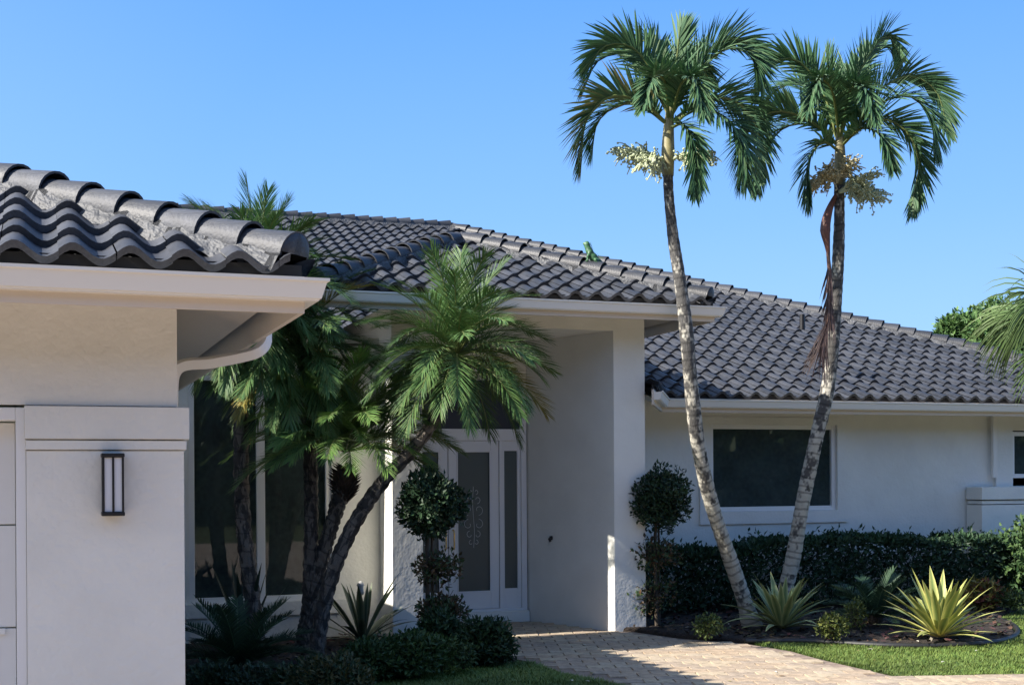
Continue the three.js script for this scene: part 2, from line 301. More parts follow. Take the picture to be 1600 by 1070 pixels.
// front door: sidelights, pair of doors with etched glass, transom
{
  const z = -17.05, d = grp('front_door', house);
  const frame = [];
  for (const [a, b] of [[4.30, 4.36], [6.34, 6.42]]) frame.push(box(a, b, .155, 3.4, z - .12, z + .01, .005));
  for (const [a, b] of [[4.5, 4.55], [6.02, 6.06]]) frame.push(box(a, b, .155, 2.5, z - .12, z, .005));
  frame.push(box(4.36, 6.34, 2.5, 2.66, z - .12, z + .005, .005), box(4.36, 6.34, 3.33, 3.4, z - .12, z + .004, .005), box(4.36, 6.34, .155, .19, z - .12, z + .03, .005));
  mesh('frame', merge(frame), M.door, d);
  mesh('transom_pane', box(4.36, 6.34, 2.66, 3.33, z - .06, z - .05), M.screen, d);
  for (const [x0, x1] of [[4.36, 4.5], [6.06, 6.34]]) {
    const y0 = .19, y1 = 2.5;
    mesh('side_light', merge(box(x0, x0 + .04, y0, y1, z - .08, z - .02, .004), box(x1 - .05, x1, y0, y1, z - .08, z - .02, .004), box(x0 + .04, x1 - .05, y0, .46, z - .08, z - .021), box(x0 + .04, x1 - .05, 2.36, y1, z - .08, z - .021)), M.door, d);
    mesh('side_pane', box(x0 + .04, x1 - .05, .46, 2.36, z - .055, z - .045), M.frost, d);
  }
  for (const [x0, x1, hx] of [[4.555, 5.28, 5.23], [5.29, 6.015, 5.345]]) {
    const y0 = .195, y1 = 2.495, a = x0 + .115, b = x1 - .115;
    mesh('door_panel', merge(box(x0, a, y0, y1, z - .07, z - .015, .006), box(b, x1, y0, y1, z - .07, z - .015, .006), box(a, b, y0, .42, z - .07, z - .016), box(a, b, 2.36, y1, z - .07, z - .016),
      box(a - .001, a + .02, .42, 2.36, z - .02, z - .008, .004), box(b - .02, b + .001, .42, 2.36, z - .02, z - .008, .004), box(a + .02, b - .02, .42, .44, z - .02, z - .0085, .004), box(a + .02, b - .02, 2.34, 2.36, z - .02, z - .0085, .004)), M.door, d);
    mesh('door_pane', box(a, b, .42, 2.36, z - .05, z - .04), M.frost, d);
    const etch = [], cx = (a + b) / 2, cy = 1.45; // looped leaf ornament in the glass
    for (const s of [-1, 1]) for (const v of [-1, 1]) for (const [r0, oy, tw] of [[.075, .10, 5.2], [.055, .24, 4.6], [.038, .35, 4.2]]) { // scrolls, mirrored
      const sp = []; for (let i = 0; i <= 14; i++) { const t = i / 14, an = t * tw - 1.5, q = r0 * (1 - .72 * t); sp.push(V(cx + s * (r0 * .95 + Math.cos(an) * q), cy + v * (oy + Math.sin(an) * q), z - .036)); }
      etch.push(tube(sp, .0032, 26, 5));
    }
    etch.push(tube([V(cx, cy - .42, z - .036), V(cx + .012, cy - .2, z - .036), V(cx, cy, z - .036), V(cx - .012, cy + .2, z - .036), V(cx, cy + .42, z - .036)], .0032, 24, 5));
    mesh('etched_ornament', merge(etch), std({ color: L(.55, .58, .6), roughness: .6 }), d);
    const h = mesh('handle', merge(tube([V(hx, 1.02, z - .012), V(hx, 1.03, z + .05), V(hx, 1.15, z + .055), V(hx, 1.27, z + .05), V(hx, 1.28, z - .012)], .011, 24, 8), new THREE.CylinderGeometry(.03, .03, .02, 16).rotateX(Math.PI / 2).translate(hx, 1.36, z - .006), new THREE.SphereGeometry(.026, 12, 8).translate(hx, 1.36, z + .02)), M.brass, d);
  }
}
{ // garage door
  const z = -7.93, g = grp('garage_door', house);
  mesh('jamb', merge(box(-.10, -.046, 0, 2.4, z - .05, -7.74, .005), box(-5.4, -5.34, 0, 2.4, z - .05, -7.74, .005), box(-5.34, -.10, 2.33, 2.4, z - .05, -7.745, .005)), M.trim, g);
  for (let s = 0; s < 4; s++) {
    const y0 = .01 + s * .58, y1 = y0 + .572, parts = [box(-5.34, -.105, y0, y1, z - .05, z, .004)];
    for (let k = 0; k < 8; k++) { const x1 = -.2 - k * .65, x0 = x1 - .55; for (const [i, o] of [[0, .012], [.05, .02]]) parts.push(box(x0 + i, x1 - i, y0 + .09 + i, y1 - .09 - i, z - .01, z + o - .004, .006)); }
    mesh('door_section', merge(parts), M.trim, g);
  }
  mesh('handle', box(-.36, -.16, 1.13, 1.165, z + .001, z + .02, .004), M.trim, g);
}

// roofs ------------------------------------------------------------
const TW = .281, TE = .355, AMP = .040, LIFT = .043;
const sProf = (t) => { const a = Math.sin(t * 2 * Math.PI); return AMP * (1 + (a > 0 ? a : a * .9)) + (1 - t) * .006; };
function tileGrid(u0, NU = 10) { // local tile, nose at v = 0; returns list of triangles as [u, v, h] triples
  const top = [], T = [], lap = .03;
  for (let i = 0; i <= NU; i++) { const t = i / NU; top.push([u0 + t * TW, sProf(t)]); }
  for (let i = 0; i < NU; i++) {
    const [ua, ha] = top[i], [ub, hb] = top[i + 1], f = LIFT, n = -.041;
    T.push([[ua, 0, ha + f], [ub, 0, hb + f], [ub, TE + lap, hb]], [[ua, 0, ha + f], [ub, TE + lap, hb], [ua, TE + lap, ha]]);
    T.push([[ua, 0, ha + f + n], [ub, 0, hb + f + n], [ub, 0, hb + f]], [[ua, 0, ha + f + n], [ub, 0, hb + f], [ua, 0, ha + f]]);
  }
  return T;
}
function trisGeo(tris, map) { const mb = new MB(); for (const t of tris) mb.tri(...t.map(map)); const g = mb.geo(true); return creaseNose(g); }
function creaseNose(g) { return boxUV(g); }
function clipTris(tris, poly) { // keep what lies inside a counter-clockwise convex polygon in (u, v)
  let out = tris.map((t) => t.map((q) => [...q]));
  for (let e = 0; e < poly.length; e++) {
    const [ax, ay] = poly[e], [bx, by] = poly[(e + 1) % poly.length], side = (q) => (bx - ax) * (q[1] - ay) - (by - ay) * (q[0] - ax), next = [];
    for (const t of out) {
      const r = [];
      for (let i = 0; i < 3; i++) { const p = t[i], q = t[(i + 1) % 3], a = side(p), b = side(q); if (a >= 0) r.push(p); if ((a >= 0) !== (b >= 0)) { const k = a / (a - b); r.push(p.map((x, j) => x + (q[j] - x) * k)); } }
      for (let i = 1; i + 1 < r.length; i++) next.push([r[0], r[i], r[i + 1]]);
    }
    out = next;
  }
  return out;
}
const tileLocal = (() => { // shared tile: x = along eave, y = normal, z = -upslope; nose faces keep hard edges
  const T = tileGrid(0), tops = T.filter((_, i) => i % 4 < 2), noses = T.filter((_, i) => i % 4 >= 2), map = ([u, v, h]) => V(u, h, -v);
  return merge(trisGeo(tops, map), trisGeo(noses, map));
})();
// one roof slope: eave from A to B (left to right seen from outside) at height y, polygon in metres (u along eave, v up the slope)
function slope(name, A, B, y, poly, opt = {}) {
  const g = grp(name, house), u = V(B[0] - A[0], 0, B[1] - A[1]).normalize(), inn = V(u.z, 0, -u.x), v = inn.clone().multiplyScalar(Math.cos(PHI)).add(V(0, Math.sin(PHI), 0)), n = u.clone().cross(v).normalize();
  if (n.y < 0) n.negate();
  const O = V(A[0], y, A[1]), P = ([a, b, h]) => O.clone().addScaledVector(u, a).addScaledVector(v, b).addScaledVector(n, h);
  // deck below the tiles and boarded underside
  const dk = new MB(), sf = new MB();
  for (let i = 1; i + 1 < poly.length; i++) { const q = [poly[0], poly[i], poly[i + 1]]; dk.tri(...q.map(([a, b]) => P([a, b, -.006]))); if (!opt.noSoffit) sf.tri(...q.map(([a, b]) => P([a, Math.max(b, .06), -.11])).reverse()); }
  mesh('underlay', dk.geo(), M.deck, g);
  if (!opt.noSoffit) mesh('soffit', sf.geo(), M.soffit, g);
  const r = rng(opt.seed ?? 3), us = poly.map((p) => p[0]), vs = poly.map((p) => p[1]), u0 = Math.min(...us), u1 = Math.max(...us), v1 = Math.max(...vs), list = [];
  const basis = new THREE.Matrix4().makeBasis(u, n, v.clone().negate());
  for (let j = 0; j * TE < v1; j++) for (let i = Math.floor(u0 / TW) - 1; i * TW < u1; i++) {
    const a = i * TW + (opt.du ?? 0), b = j * TE - .03, c = P([a + TW / 2, b + TE / 2, .05]);
    const tri = [[a, b], [a + TW, b], [a + TW, b + TE], [a, b + TE]], grown = poly;
    const inn4 = tri.map(([x, z]) => inPoly(grown, x, Math.max(z, .001)));
    if (!inn4.some(Boolean) && !inPoly(grown, a + TW / 2, b + TE / 2)) continue;
    const q = project(c), seen = q[2] > 1 && q[0] > -60 && q[0] < 1660 && q[1] > 0 && (!opt.see || opt.see(c, q));
    list.push({ a, b, c, full: inn4.every(Boolean), seen, d: q[2], k: Math.floor(r() * 4), j: [(r() - .5) * .008, (r() - .5) * .012, r() * .005] });
  }
  list.sort((p, q) => (q.seen - p.seen) || (p.d - q.d));
  const rest = [[], [], [], []], most = opt.most ?? 300;
  const clipPoly = poly.map(([a, b]) => [a, b <= .001 ? -.1 : b]);
  list.forEach((t, i) => {
    const m4 = basis.clone().setPosition(P([t.a + t.j[0], t.b + t.j[1], t.j[2]]));
    let geo = tileLocal;
    if (!t.full) {
      const cp = clipPoly.map(([a, b]) => [a - t.a, b - t.b]), T = tileGrid(0), f = (sel) => clipTris(T.filter((_, k) => sel(k % 4)), cp), map = ([x, z, h]) => V(x, h, -z), gs = [f((k) => k < 2), noseClip(T.filter((_, k) => k % 4 >= 2), cp)].filter((q) => q.length).map((q) => trisGeo(q, map));
      if (!gs.length) return; geo = merge(gs);
    }
    if (t.seen && i < most) { const m = mesh('roof_tile', geo, (opt.mats ?? tileMats)[t.k], g); m.applyMatrix4(m4); }
    else if (!opt.onlySeen) rest[t.k].push(geo.clone().applyMatrix4(m4));
  });
  rest.forEach((q, k) => q.length && mesh('roof_tiles', merge(q), tileMats[k], g, { kind: 'stuff' }));
  return { g, P };
}
function noseClip(tris, cp) { return tris.filter((t) => t.every((q) => inPoly(cp, q[0], q[1] + .002))); }
function inPoly(poly, x, y) { for (let e = 0; e < poly.length; e++) { const [ax, ay] = poly[e], [bx, by] = poly[(e + 1) % poly.length]; if ((bx - ax) * (y - ay) - (by - ay) * (x - ax) < -1e-6) return false; } return true; }
// ridge and hip caps from a to b (a is the low end)
const CAPE = .30, CAPL = .36;
const capLocal = (() => { // half barrel, nose at z = 0 running to -z, y up
  const mb = new MB(), N = 12, r0 = .135, r1 = .112, th = .016, ring = (z, r, y) => Array.from({ length: N + 1 }, (_, i) => { const a = Math.PI * (1.08 - 1.16 * i / N); return V(Math.cos(a) * r, Math.sin(a) * r * .92 + y, z); });
  const A = ring(0, r0, .03), B = ring(-.05, r0 - .004, .026), C = ring(-CAPL, r1, 0), D = ring(0, r0 - th, .03);
  const outer = new MB(), nose = new MB();
  for (let i = 0; i < N; i++) { outer.quad(A[i], A[i + 1], B[i + 1], B[i]); outer.quad(B[i], B[i + 1], C[i + 1], C[i]); nose.quad(D[i], D[i + 1], A[i + 1], A[i]); }
  return merge(outer.geo(true), nose.geo());
})();
function caps(name, a, b, opt = {}) {
  const g = grp(name, house), d = b.clone().sub(a), len = d.length(), z = d.clone().normalize().negate(), x = V(0, 1, 0).cross(z).normalize(), y = z.clone().cross(x), r = rng(opt.seed ?? 9), n = Math.floor(len / CAPE), lift = opt.lift ?? .05;
  const rest = [];
  for (let i = 0; i < n; i++) {
    const p = a.clone().addScaledVector(d, i * CAPE / len).addScaledVector(y, lift + (r() - .5) * .012), m4 = new THREE.Matrix4().makeBasis(x, y, z).multiply(new THREE.Matrix4().makeRotationY((r() - .5) * .03)).setPosition(p), q = project(p);
    if (q[0] > -90 && q[0] < 1690) { const m = mesh('hip_cap', capLocal, (opt.mats ?? tileMats)[Math.floor(r() * 4)], g); m.applyMatrix4(m4); } else rest.push(capLocal.clone().applyMatrix4(m4));
  }
  if (rest.length) mesh('hip_caps', merge(rest), tileMats[1], g, { kind: 'stuff' });
  if (opt.end) { const s = new THREE.SphereGeometry(.131, 16, 8, 0, Math.PI * 2, 0, Math.PI / 2); s.scale(1, .92, .35).applyMatrix4(new THREE.Matrix4().makeBasis(x, y, z).setPosition(a.clone().addScaledVector(y, lift + .03).addScaledVector(z, -.01))); mesh('hip_end', boxUV(s), tileMats[1], g); }
  // painted mortar bedding on both sides of the caps
  const N = Math.max(8, Math.round(len / (opt.step ?? .045))), R = 9, mb = new MB(), rows = [];
  for (let i = 0; i <= N; i++) {
    const row = [], s = i / N * len;
    for (let k = 0; k <= R; k++) {
      const w = k / R * 2 - 1, side = Math.abs(w), wob = (fbm(n1, (s * .9) % 1, w * .5 + .5, 8, 4) - .5), wav = (fbm(n2, (s * .31 + w) % 1, .3 + w * .2, 16, 2) - .5);
      row.push(a.clone().addScaledVector(d, s / len).addScaledVector(x, w * (.17 + wav * .05)).addScaledVector(y, lift + .105 - side * side * .165 + wob * .075 * (.25 + side) - (side > .95 ? .035 : 0)));
    }
    rows.push(row);
  }
  for (let i = 0; i < N; i++) for (let k = 0; k < R; k++) mb.quad(rows[i][k], rows[i][k + 1], rows[i + 1][k + 1], rows[i + 1][k]);
  mesh('mortar', mb.geo(true), mortarMat, g);
}
const upS = (h) => h / Math.cos(PHI); // horizontal run to length up the slope
const gutterProf = [[.0, 0], [.0, -.118], [.066, -.118], [.070, -.108], [.079, -.106], [.104, -.022], [.117, -.016], [.118, 0], [.106, 0], [.10, -.012], [.02, -.02]];
const fasciaProf = [[0, .02], [-.03, .02], [-.03, -.18], [0, -.18]];
function eaves(pts, y, opt = {}) {
  mesh('gutter', sweep(pts, y, gutterProf), M.gutter, house);
  mesh('fascia', sweep(pts, y, fasciaProf), M.soffit, house);
  mesh('eave_closure', sweep(pts, y, [[-.012, .012], [-.03, .012], [-.03, .082], [-.012, .082]]), M.deck, house);
}
{ // garage: hip roof
  const y = 3.10, xl = -8.8, xr = 1.39, zf = -7.12, zb = -14.8, hd = (zf - zb) / 2;
  const w = xr - xl, v1 = upS(hd);
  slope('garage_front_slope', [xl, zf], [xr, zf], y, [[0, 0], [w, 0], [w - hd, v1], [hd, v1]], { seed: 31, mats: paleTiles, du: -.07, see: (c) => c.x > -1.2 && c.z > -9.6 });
  slope('garage_side_slope', [xr, zf], [xr, zb], y, [[0, 0], [2 * hd, 0], [hd, v1]], { seed: 32, most: 40, see: (c) => c.z > -9 });
  slope('garage_back_slope', [xr, zb], [xl, zb], y, [[0, 0], [w, 0], [w - hd, v1], [hd, v1]], { seed: 33, most: 0 });
  slope('garage_far_slope', [xl, zb], [xl, zf], y, [[0, 0], [2 * hd, 0], [hd, v1]], { seed: 34, most: 0 });
  const top = y + hd * TAN;
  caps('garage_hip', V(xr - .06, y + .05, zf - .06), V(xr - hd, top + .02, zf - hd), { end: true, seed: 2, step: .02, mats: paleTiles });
  caps('garage_back_hip', V(xr, y, zb), V(xr - hd, top, zb + hd), { end: true, seed: 3 });
  caps('garage_ridge', V(xr - hd, top, zf - hd), V(xl + hd, top, zf - hd), { seed: 4 });
  eaves([[xl, zb], [xl, zf], [xr, zf], [xr, zb], [xl, zb]].slice(1).reverse().reverse(), 3.08);
}
{ // link roof
  mesh('link_roof', box(-9, 0, 3.12, 3.2, -15.95, -14.9), M.deck, house);
}
const zE = -16.93, yE = 3.12, ridgeZ = -27.0, ridgeY = yE + TAN * (zE - ridgeZ);
const pX0 = 2.95, pX1 = 8.08, pZ = -14.68, pY = 4.14, pH = (pX1 - pX0) / 2, pTop = pY + pH * TAN, pBack = zE - (pTop - yE) / TAN; // portico ridge meets the main slope at pBack
{
  slope('portico_front_slope', [pX0, pZ], [pX1, pZ], pY, [[0, 0], [2 * pH, 0], [pH, upS(pH)]], { seed: 41, du: .05 });
  const zv = zE - (pY - yE) / TAN; // where the portico eaves run into the main slope
  slope('portico_right_slope', [pX1, pZ], [pX1, zv], pY, [[0, 0], [pZ - zv, 0], [pZ - pBack, upS(pH)], [pH, upS(pH)]], { seed: 42, most: 30 });
  slope('portico_left_slope', [pX0, zv], [pX0, pZ], pY, [[0, 0], [pZ - zv, 0], [pZ - zv - pH, upS(pH)], [zv - pBack, upS(pH)]], { seed: 43, most: 120 });
  const peak = V(pX0 + pH, pTop + .02, pZ - pH);
  caps('portico_right_hip', V(pX1 - .06, pY + .05, pZ - .06), peak, { end: true, seed: 5 });
  caps('portico_left_hip', V(pX0 + .06, pY + .05, pZ - .06), peak, { end: true, seed: 6 });
  caps('portico_ridge', peak, V(pX0 + pH, pTop + .02, pBack), { seed: 7 });
  eaves([[pX0, zv], [pX0, pZ], [pX1, pZ], [pX1, zv]], pY - .02);
}
{ // main roof: long front slope right of the portico and behind it, ridge, right hip
  const X0 = 18.5, run = zE - ridgeZ, hipTop = X0 - run, xl = -9;
  // right part (local u from x = 8.46 to the right end)
  const A = 8.46;
  slope('main_front_slope', [A, zE], [X0, zE], yE, [[0, 0], [X0 - A, 0], [0, upS(X0 - A)]], { seed: 51, du: .03, see: (c, q) => q[1] < 640 && q[0] > 990 && q[0] < 1600 });
  slope('main_left_slope', [xl, zE], [A, zE], yE, [[0, upS(1.5)], [A - xl, upS(1.5)], [A - xl, upS(run)], [0, upS(run)]], { seed: 52, see: (c, q) => q[0] > 455 && q[0] < 760 && q[1] < 450 && c.z < -19.2, most: 170 });
  slope('main_right_slope', [X0, zE], [X0, zE - 2 * run], yE, [[0, 0], [2 * run, 0], [run, upS(run)]], { seed: 53, most: 0 });
  slope('main_back_slope', [X0, zE - 2 * run], [xl, zE - 2 * run], yE, [[0, 0], [X0 - xl, 0], [X0 - xl, upS(run)], [run, upS(run)]], { seed: 54, most: 0 });
  const end = new MB(); end.tri(V(xl, yE, zE), V(xl, ridgeY, ridgeZ), V(xl, yE, zE - 2 * run)); mesh('gable_wall', end.geo(), M.stucco, house);
  caps('main_hip', V(X0, yE + .04, zE), V(hipTop, ridgeY + .02, ridgeZ), { end: true, seed: 12 });
  caps('main_ridge', V(hipTop, ridgeY + .02, ridgeZ), V(xl, ridgeY + .02, ridgeZ), { seed: 13 });
  // short eave coming forward to the portico pier
  const S = [7.5, -15.24], B = [A, zE], du = Math.hypot(B[0] - S[0], B[1] - S[1]);
  const u = new THREE.Vector2(B[0] - S[0], B[1] - S[1]).normalize(), inn = new THREE.Vector2(u.y, -u.x);
  const vdir = new THREE.Vector2(0, -1).add(inn).normalize(), run2 = (A - 7.45) / -vdir.x, vx = B[0] + vdir.x * run2, vz = B[1] + vdir.y * run2;
  const loc = (x, z) => { const dx = x - S[0], dz = z - S[1]; return [dx * u.x + dz * u.y, upS(Math.max(0, dx * inn.x + dz * inn.y))]; };
  slope('corner_slope', S, B, yE, [[0, 0], [du, 0], loc(vx, vz), loc(7.46, -15.3)], { seed: 55 });
  const fl = new MB(); // main slope left of the valley
  slope('valley_slope', [7.46, zE], [A, zE], yE, [[A - 7.46, 0], [A - 7.46, upS(4)], [0, upS(4)], [0, upS(1.9)]], { seed: 56, noSoffit: true });
  eaves([S, B, [X0, zE], [X0, zE - 20]], yE - .02);
  const vp = at(1254, 493, { D: 20.6 });
  mesh('vent_pipe', new THREE.CylinderGeometry(.04, .045, .24, 12).translate(vp.x, vp.y - .1, vp.z), M.black, house);
}
{ // shed roof over the tall left window bay
  const mb = new MB(), a = V(-9, 3.62, -15.75), b = V(4.05, 3.62, -15.75), c = V(4.05, 4.42, -19.75), d = V(-9, 4.42, -19.75);
  mb.quad(a, b, c, d); for (const q of [a, b, c, d]) q.y -= .1; mb.quad(d, c, b, a);
  mesh('bay_roof', mb.geo(), tileMats[1], house);
  mesh('gutter', sweep([[-9, -15.75], [4.04, -15.75]], 3.6, gutterProf), M.gutter, house);
}
{ // downspout at the garage corner
  const o = at(414, 524, { X: 1.45 }), zz = o.z + .06;
  const pts = [V(1.45, 3.0, o.z), V(1.45, o.y, o.z), at(413, 536, { Z: o.z + .02 }), at(402, 549, { Z: zz }), at(380, 556, { Z: zz }), at(330, 566, { Z: zz }), V(.87, at(286, 576, { Z: zz }).y, zz), V(.83, 2.45, zz), V(.83, .1, zz)];
  const g = toCreasedNormals(tube(pts, .045, 120, 4), .7); mesh('downspout', boxUV(g), M.gutter, house);
  const p = at(1551, 700, { Z: -17.6 });
  mesh('downspout', box(p.x - .05, p.x + .04, 1.94, 2.98, -17.57, -17.51, .01), M.gutter, house);
}
{ // small dark fixture on the entry wall
  const k = .36, x = 7.0 - .57 * .72, z = -15.39 - 1.58 * .72;
  const p = V(x - .02, 1.17, z + .01);
  mesh('wall_fixture', merge(new THREE.CylinderGeometry(.028, .028, .03, 14).rotateZ(Math.PI / 2).translate(p.x, p.y, p.z), new THREE.CylinderGeometry(.014, .018, .05, 10).rotateZ(.5).translate(p.x - .025, p.y - .025, p.z + .01)), M.black, house);
}
// wall lantern on the garage pier
{
  const a = at(152, 708, { Z: -7.6 }), b = at(189, 806, { Z: -7.6 }), cx = .31, w = .112, h = a.y - b.y, y0 = b.y;
  const t = thing('wall_lamp', 'black rectangular wall lantern with white glass on the garage pier', 'wall lamp', V((a.x + b.x) / 2 + .02, y0, -7.725));
  mesh('back_plate', box(-.045, .045, .05, h - .05, .001, .015, .004), M.black, t);
  mesh('cap', box(-.062, .062, h - .022, h, .0, .125, .005), M.black, t); mesh('base', box(-.062, .062, 0, .022, .0, .125, .005), M.black, t);
  const bars = []; for (const [x, z] of [[-.052, .112], [.052, .112], [0, .113], [-.052, .02], [.052, .02], [-.0525, .066], [.0525, .066]]) bars.push(box(x - .006, x + .006, .022, h - .022, z - .006, z + .006, .002));
  mesh('frame', merge(bars), M.black, t);
  mesh('lamp_glass', box(-.047, .047, .024, h - .024, .018, .106), M.lampGlass, t);
}
// ------------------------------------------------------------------ plants
const lerpC = (a, b, t) => [a[0] + (b[0] - a[0]) * t, a[1] + (b[1] - a[1]) * t, a[2] + (b[2] - a[2]) * t];
const mulC = (a, k) => [a[0] * k, a[1] * k, a[2] * k];
const GR = { deep: [.022, .055, .022], mid: [.040, .095, .030], light: [.085, .155, .040], yellow: [.26, .22, .05], olive: [.10, .12, .04], brown: [.13, .085, .045] };
const UP = V(0, 1, 0);
// one leaflet: a folded blade from p along d, drooping; n = upper side
function blade(mb, p, d, n, len, wid, droop, c0, c1, segs = 3, fold = .35) {
  let q = p.clone(), dir = d.clone().normalize(); const prof = [.45, 1, .72, .0], w0 = V(0, 0, 0);
  let prev = null;
  for (let i = 0; i <= segs; i++) {
    const t = i / segs, f = t * 3, k = Math.min(2, Math.floor(f)), w = wid * .5 * (prof[k] + (prof[k + 1] - prof[k]) * (f - k)), side = w0.clone().crossVectors(dir, n).normalize(), nn = side.clone().cross(dir).normalize(), col = lerpC(c0, c1, t);
    const ring = [q.clone().addScaledVector(side, -w).addScaledVector(nn, w * fold), q.clone(), q.clone().addScaledVector(side, w).addScaledVector(nn, w * fold), col];
    if (prev) { if (i === segs) { mb.tri(prev[0], prev[1], q, prev[3], prev[3], col); mb.tri(prev[1], prev[2], q, prev[3], prev[3], col); } else { mb.quad(prev[0], prev[1], ring[1], ring[0], prev[3], prev[3], col, col); mb.quad(prev[1], prev[2], ring[2], ring[1], prev[3], prev[3], col, col); } }
    prev = ring;
    dir.y -= droop / segs; dir.normalize(); q = q.clone().addScaledVector(dir, len / segs);
  }
}
// a feather frond along spine points
function frondGeo(pts, o) {
  const r = rng(o.seed), cv = new THREE.CatmullRomCurve3(pts), mb = new MB(), len = cv.getLength(), n = Math.round(len / o.gap), t0 = o.t0 ?? .14;
  const h = pts[pts.length - 1].clone().sub(pts[0]); h.y = 0; if (h.length() < .15) h.set(Math.cos(o.seed), 0, Math.sin(o.seed)); h.normalize();
  const B0 = V(0, 0, 0).crossVectors(h, UP).normalize();
  for (let i = 0; i < n; i++) for (const s of [-1, 1]) {
    if (o.ragged && r() < o.ragged) continue;
    const t = t0 + (1 - t0) * (i + r() * .7) / n, p = cv.getPointAt(Math.min(1, t)), T = cv.getTangentAt(Math.min(1, t));
    const B = B0.clone().applyAxisAngle(T, o.twist ?? 0), N = B.clone().cross(T).normalize(); B.crossVectors(T, N);
    const k = (t - t0) / (1 - t0), ang = (o.a0 ?? 1.0) * (1 - k) + (o.a1 ?? .35) * k + (r() - .5) * .22, vee = (o.vee ?? .4) + (r() - .5) * (o.plume ?? .3);
    const d = B.clone().multiplyScalar(s * Math.sin(ang) * Math.cos(vee)).addScaledVector(N, Math.sin(ang) * Math.sin(vee)).addScaledVector(T, Math.cos(ang));
    const l = o.len * Math.min(1, .45 + k * 3) * (k > .75 ? 1 - (k - .75) * 2.0 : 1) * (.85 + .3 * r());
    const c = lerpC(o.c0, o.c1, r()), tip = o.tip && r() < (o.tipP ?? .5) ? o.tip : mulC(c, 1.25);
    blade(mb, p, d, N, l, o.wid * (.8 + .4 * r()), o.droop * (.6 + .8 * r()), c, tip, o.segs ?? 3);
  }
  const leaves = mb.geo();
  const st = taper(pts, [o.rach ?? .018, (o.rach ?? .018) * .6, .004], 14, 5), col = new Float32Array(st.attributes.position.count * 3), sc = o.stem ?? mulC(o.c1, 1.5);
  for (let i = 0; i < col.length; i++) col[i] = sc[i % 3];
  st.setAttribute('color', new THREE.BufferAttribute(col, 3));
  return mergeGeometries([leaves, st.toNonIndexed()]);
}
const px3 = (list, D) => list.map(([x, y, dz]) => at(x, y, { D: D + (dz ?? 0) }));
// trunk colours
function ringTex(seed, base, dark, rings) {
  const n = vnoise(seed), r = rng(seed);
  return noiseTex(512, (x, y) => {
    const a = fbm(n, x, y, 8, 5), ring = Math.abs(((y * rings + .35 * (n(x * 6, y * 64, 64) - .5)) % 1 + 1) % 1 - .5) < .07 ? .55 : 1, lichen = Math.max(0, Math.min(1, (fbm(n, x, y, 12, 4) - .47) * 9)), v = (.6 + .7 * a) * ring;
    return lerpC(mulC(dark, v), mulC(base, v), lichen).map((c) => Math.pow(Math.max(0, c), 1 / 2.2));
  }, true);
}
const palmBark = std({ color: L(1, 1, 1), roughness: .92, map: (() => { // pale lichened lower trunk, darker mottled upper trunk, leaf scars all the way
  const n = vnoise(21), W = 128, H = 2048, d = new Uint8Array(W * H * 4), r = rng(23), scars = Array.from({ length: 56 }, (_, i) => (i + .35 * r()) / 56), spots = Array.from({ length: 26 }, () => [r(), .05 + .5 * r(), .3 + r()]);
  const near = Array.from({ length: 33 }, (_, b) => spots.filter(([, sy]) => Math.abs(sy * H - b * 64 - 32) < 48));
  for (let y = 0; y < H; y++) for (let x = 0; x < W; x++) {
    const u = x / W, v = y / H, a = n(u * 10, v * 90, 10) * .6 + n(u * 20, v * 260, 20) * .4, pale = Math.max(0, Math.min(1, (.60 - v) * 2.6)), li = Math.max(0, Math.min(1, (n(u * 9, v * 70 + 7, 9) * .55 + n(u * 24, v * 180, 24) * .45 - .52 + pale * .42) * 4));
    let k = .82 + .32 * a; const vv = v + .004 * n(u * 6, v * 40, 6); const q = scars[Math.min(55, Math.round(vv * 56))] ; if (Math.abs(vv - q) < .0022) k *= .55;
    for (const [sx, sy, sz] of near[y >> 6]) if (Math.hypot((u - sx) * 30, (v - sy) * 380) < sz * 1.6) k *= .25;
    const c = lerpC([.075, .072, .068], [.43, .41, .35], li), o = (y * W + x) * 4; for (let i = 0; i < 3; i++) d[o + i] = 255 * Math.pow(Math.min(1, c[i] * k), 1 / 2.2); d[o + 3] = 255;
  }
  const t = new THREE.DataTexture(d, W, H); t.wrapS = t.wrapT = THREE.RepeatWrapping; t.magFilter = THREE.LinearFilter; t.colorSpace = THREE.SRGBColorSpace; t.repeat.set(1, 1 / 6.2); t.needsUpdate = true; return t;
})(), bumpMap: rep(stuccoBump, 2), bumpScale: .008 });
const palmBarkDark = std({ color: L(1, 1, 1), roughness: .92, map: (() => { const t = ringTex(22, [.20, .17, .14], [.055, .048, .042], 9); t.repeat.set(1, .6); return t; })(), bumpMap: rep(stuccoBump, 2), bumpScale: .012 });
const shaftMat = std({ color: L(.30, .27, .13), roughness: .55, map: rep(blotch, 2) });

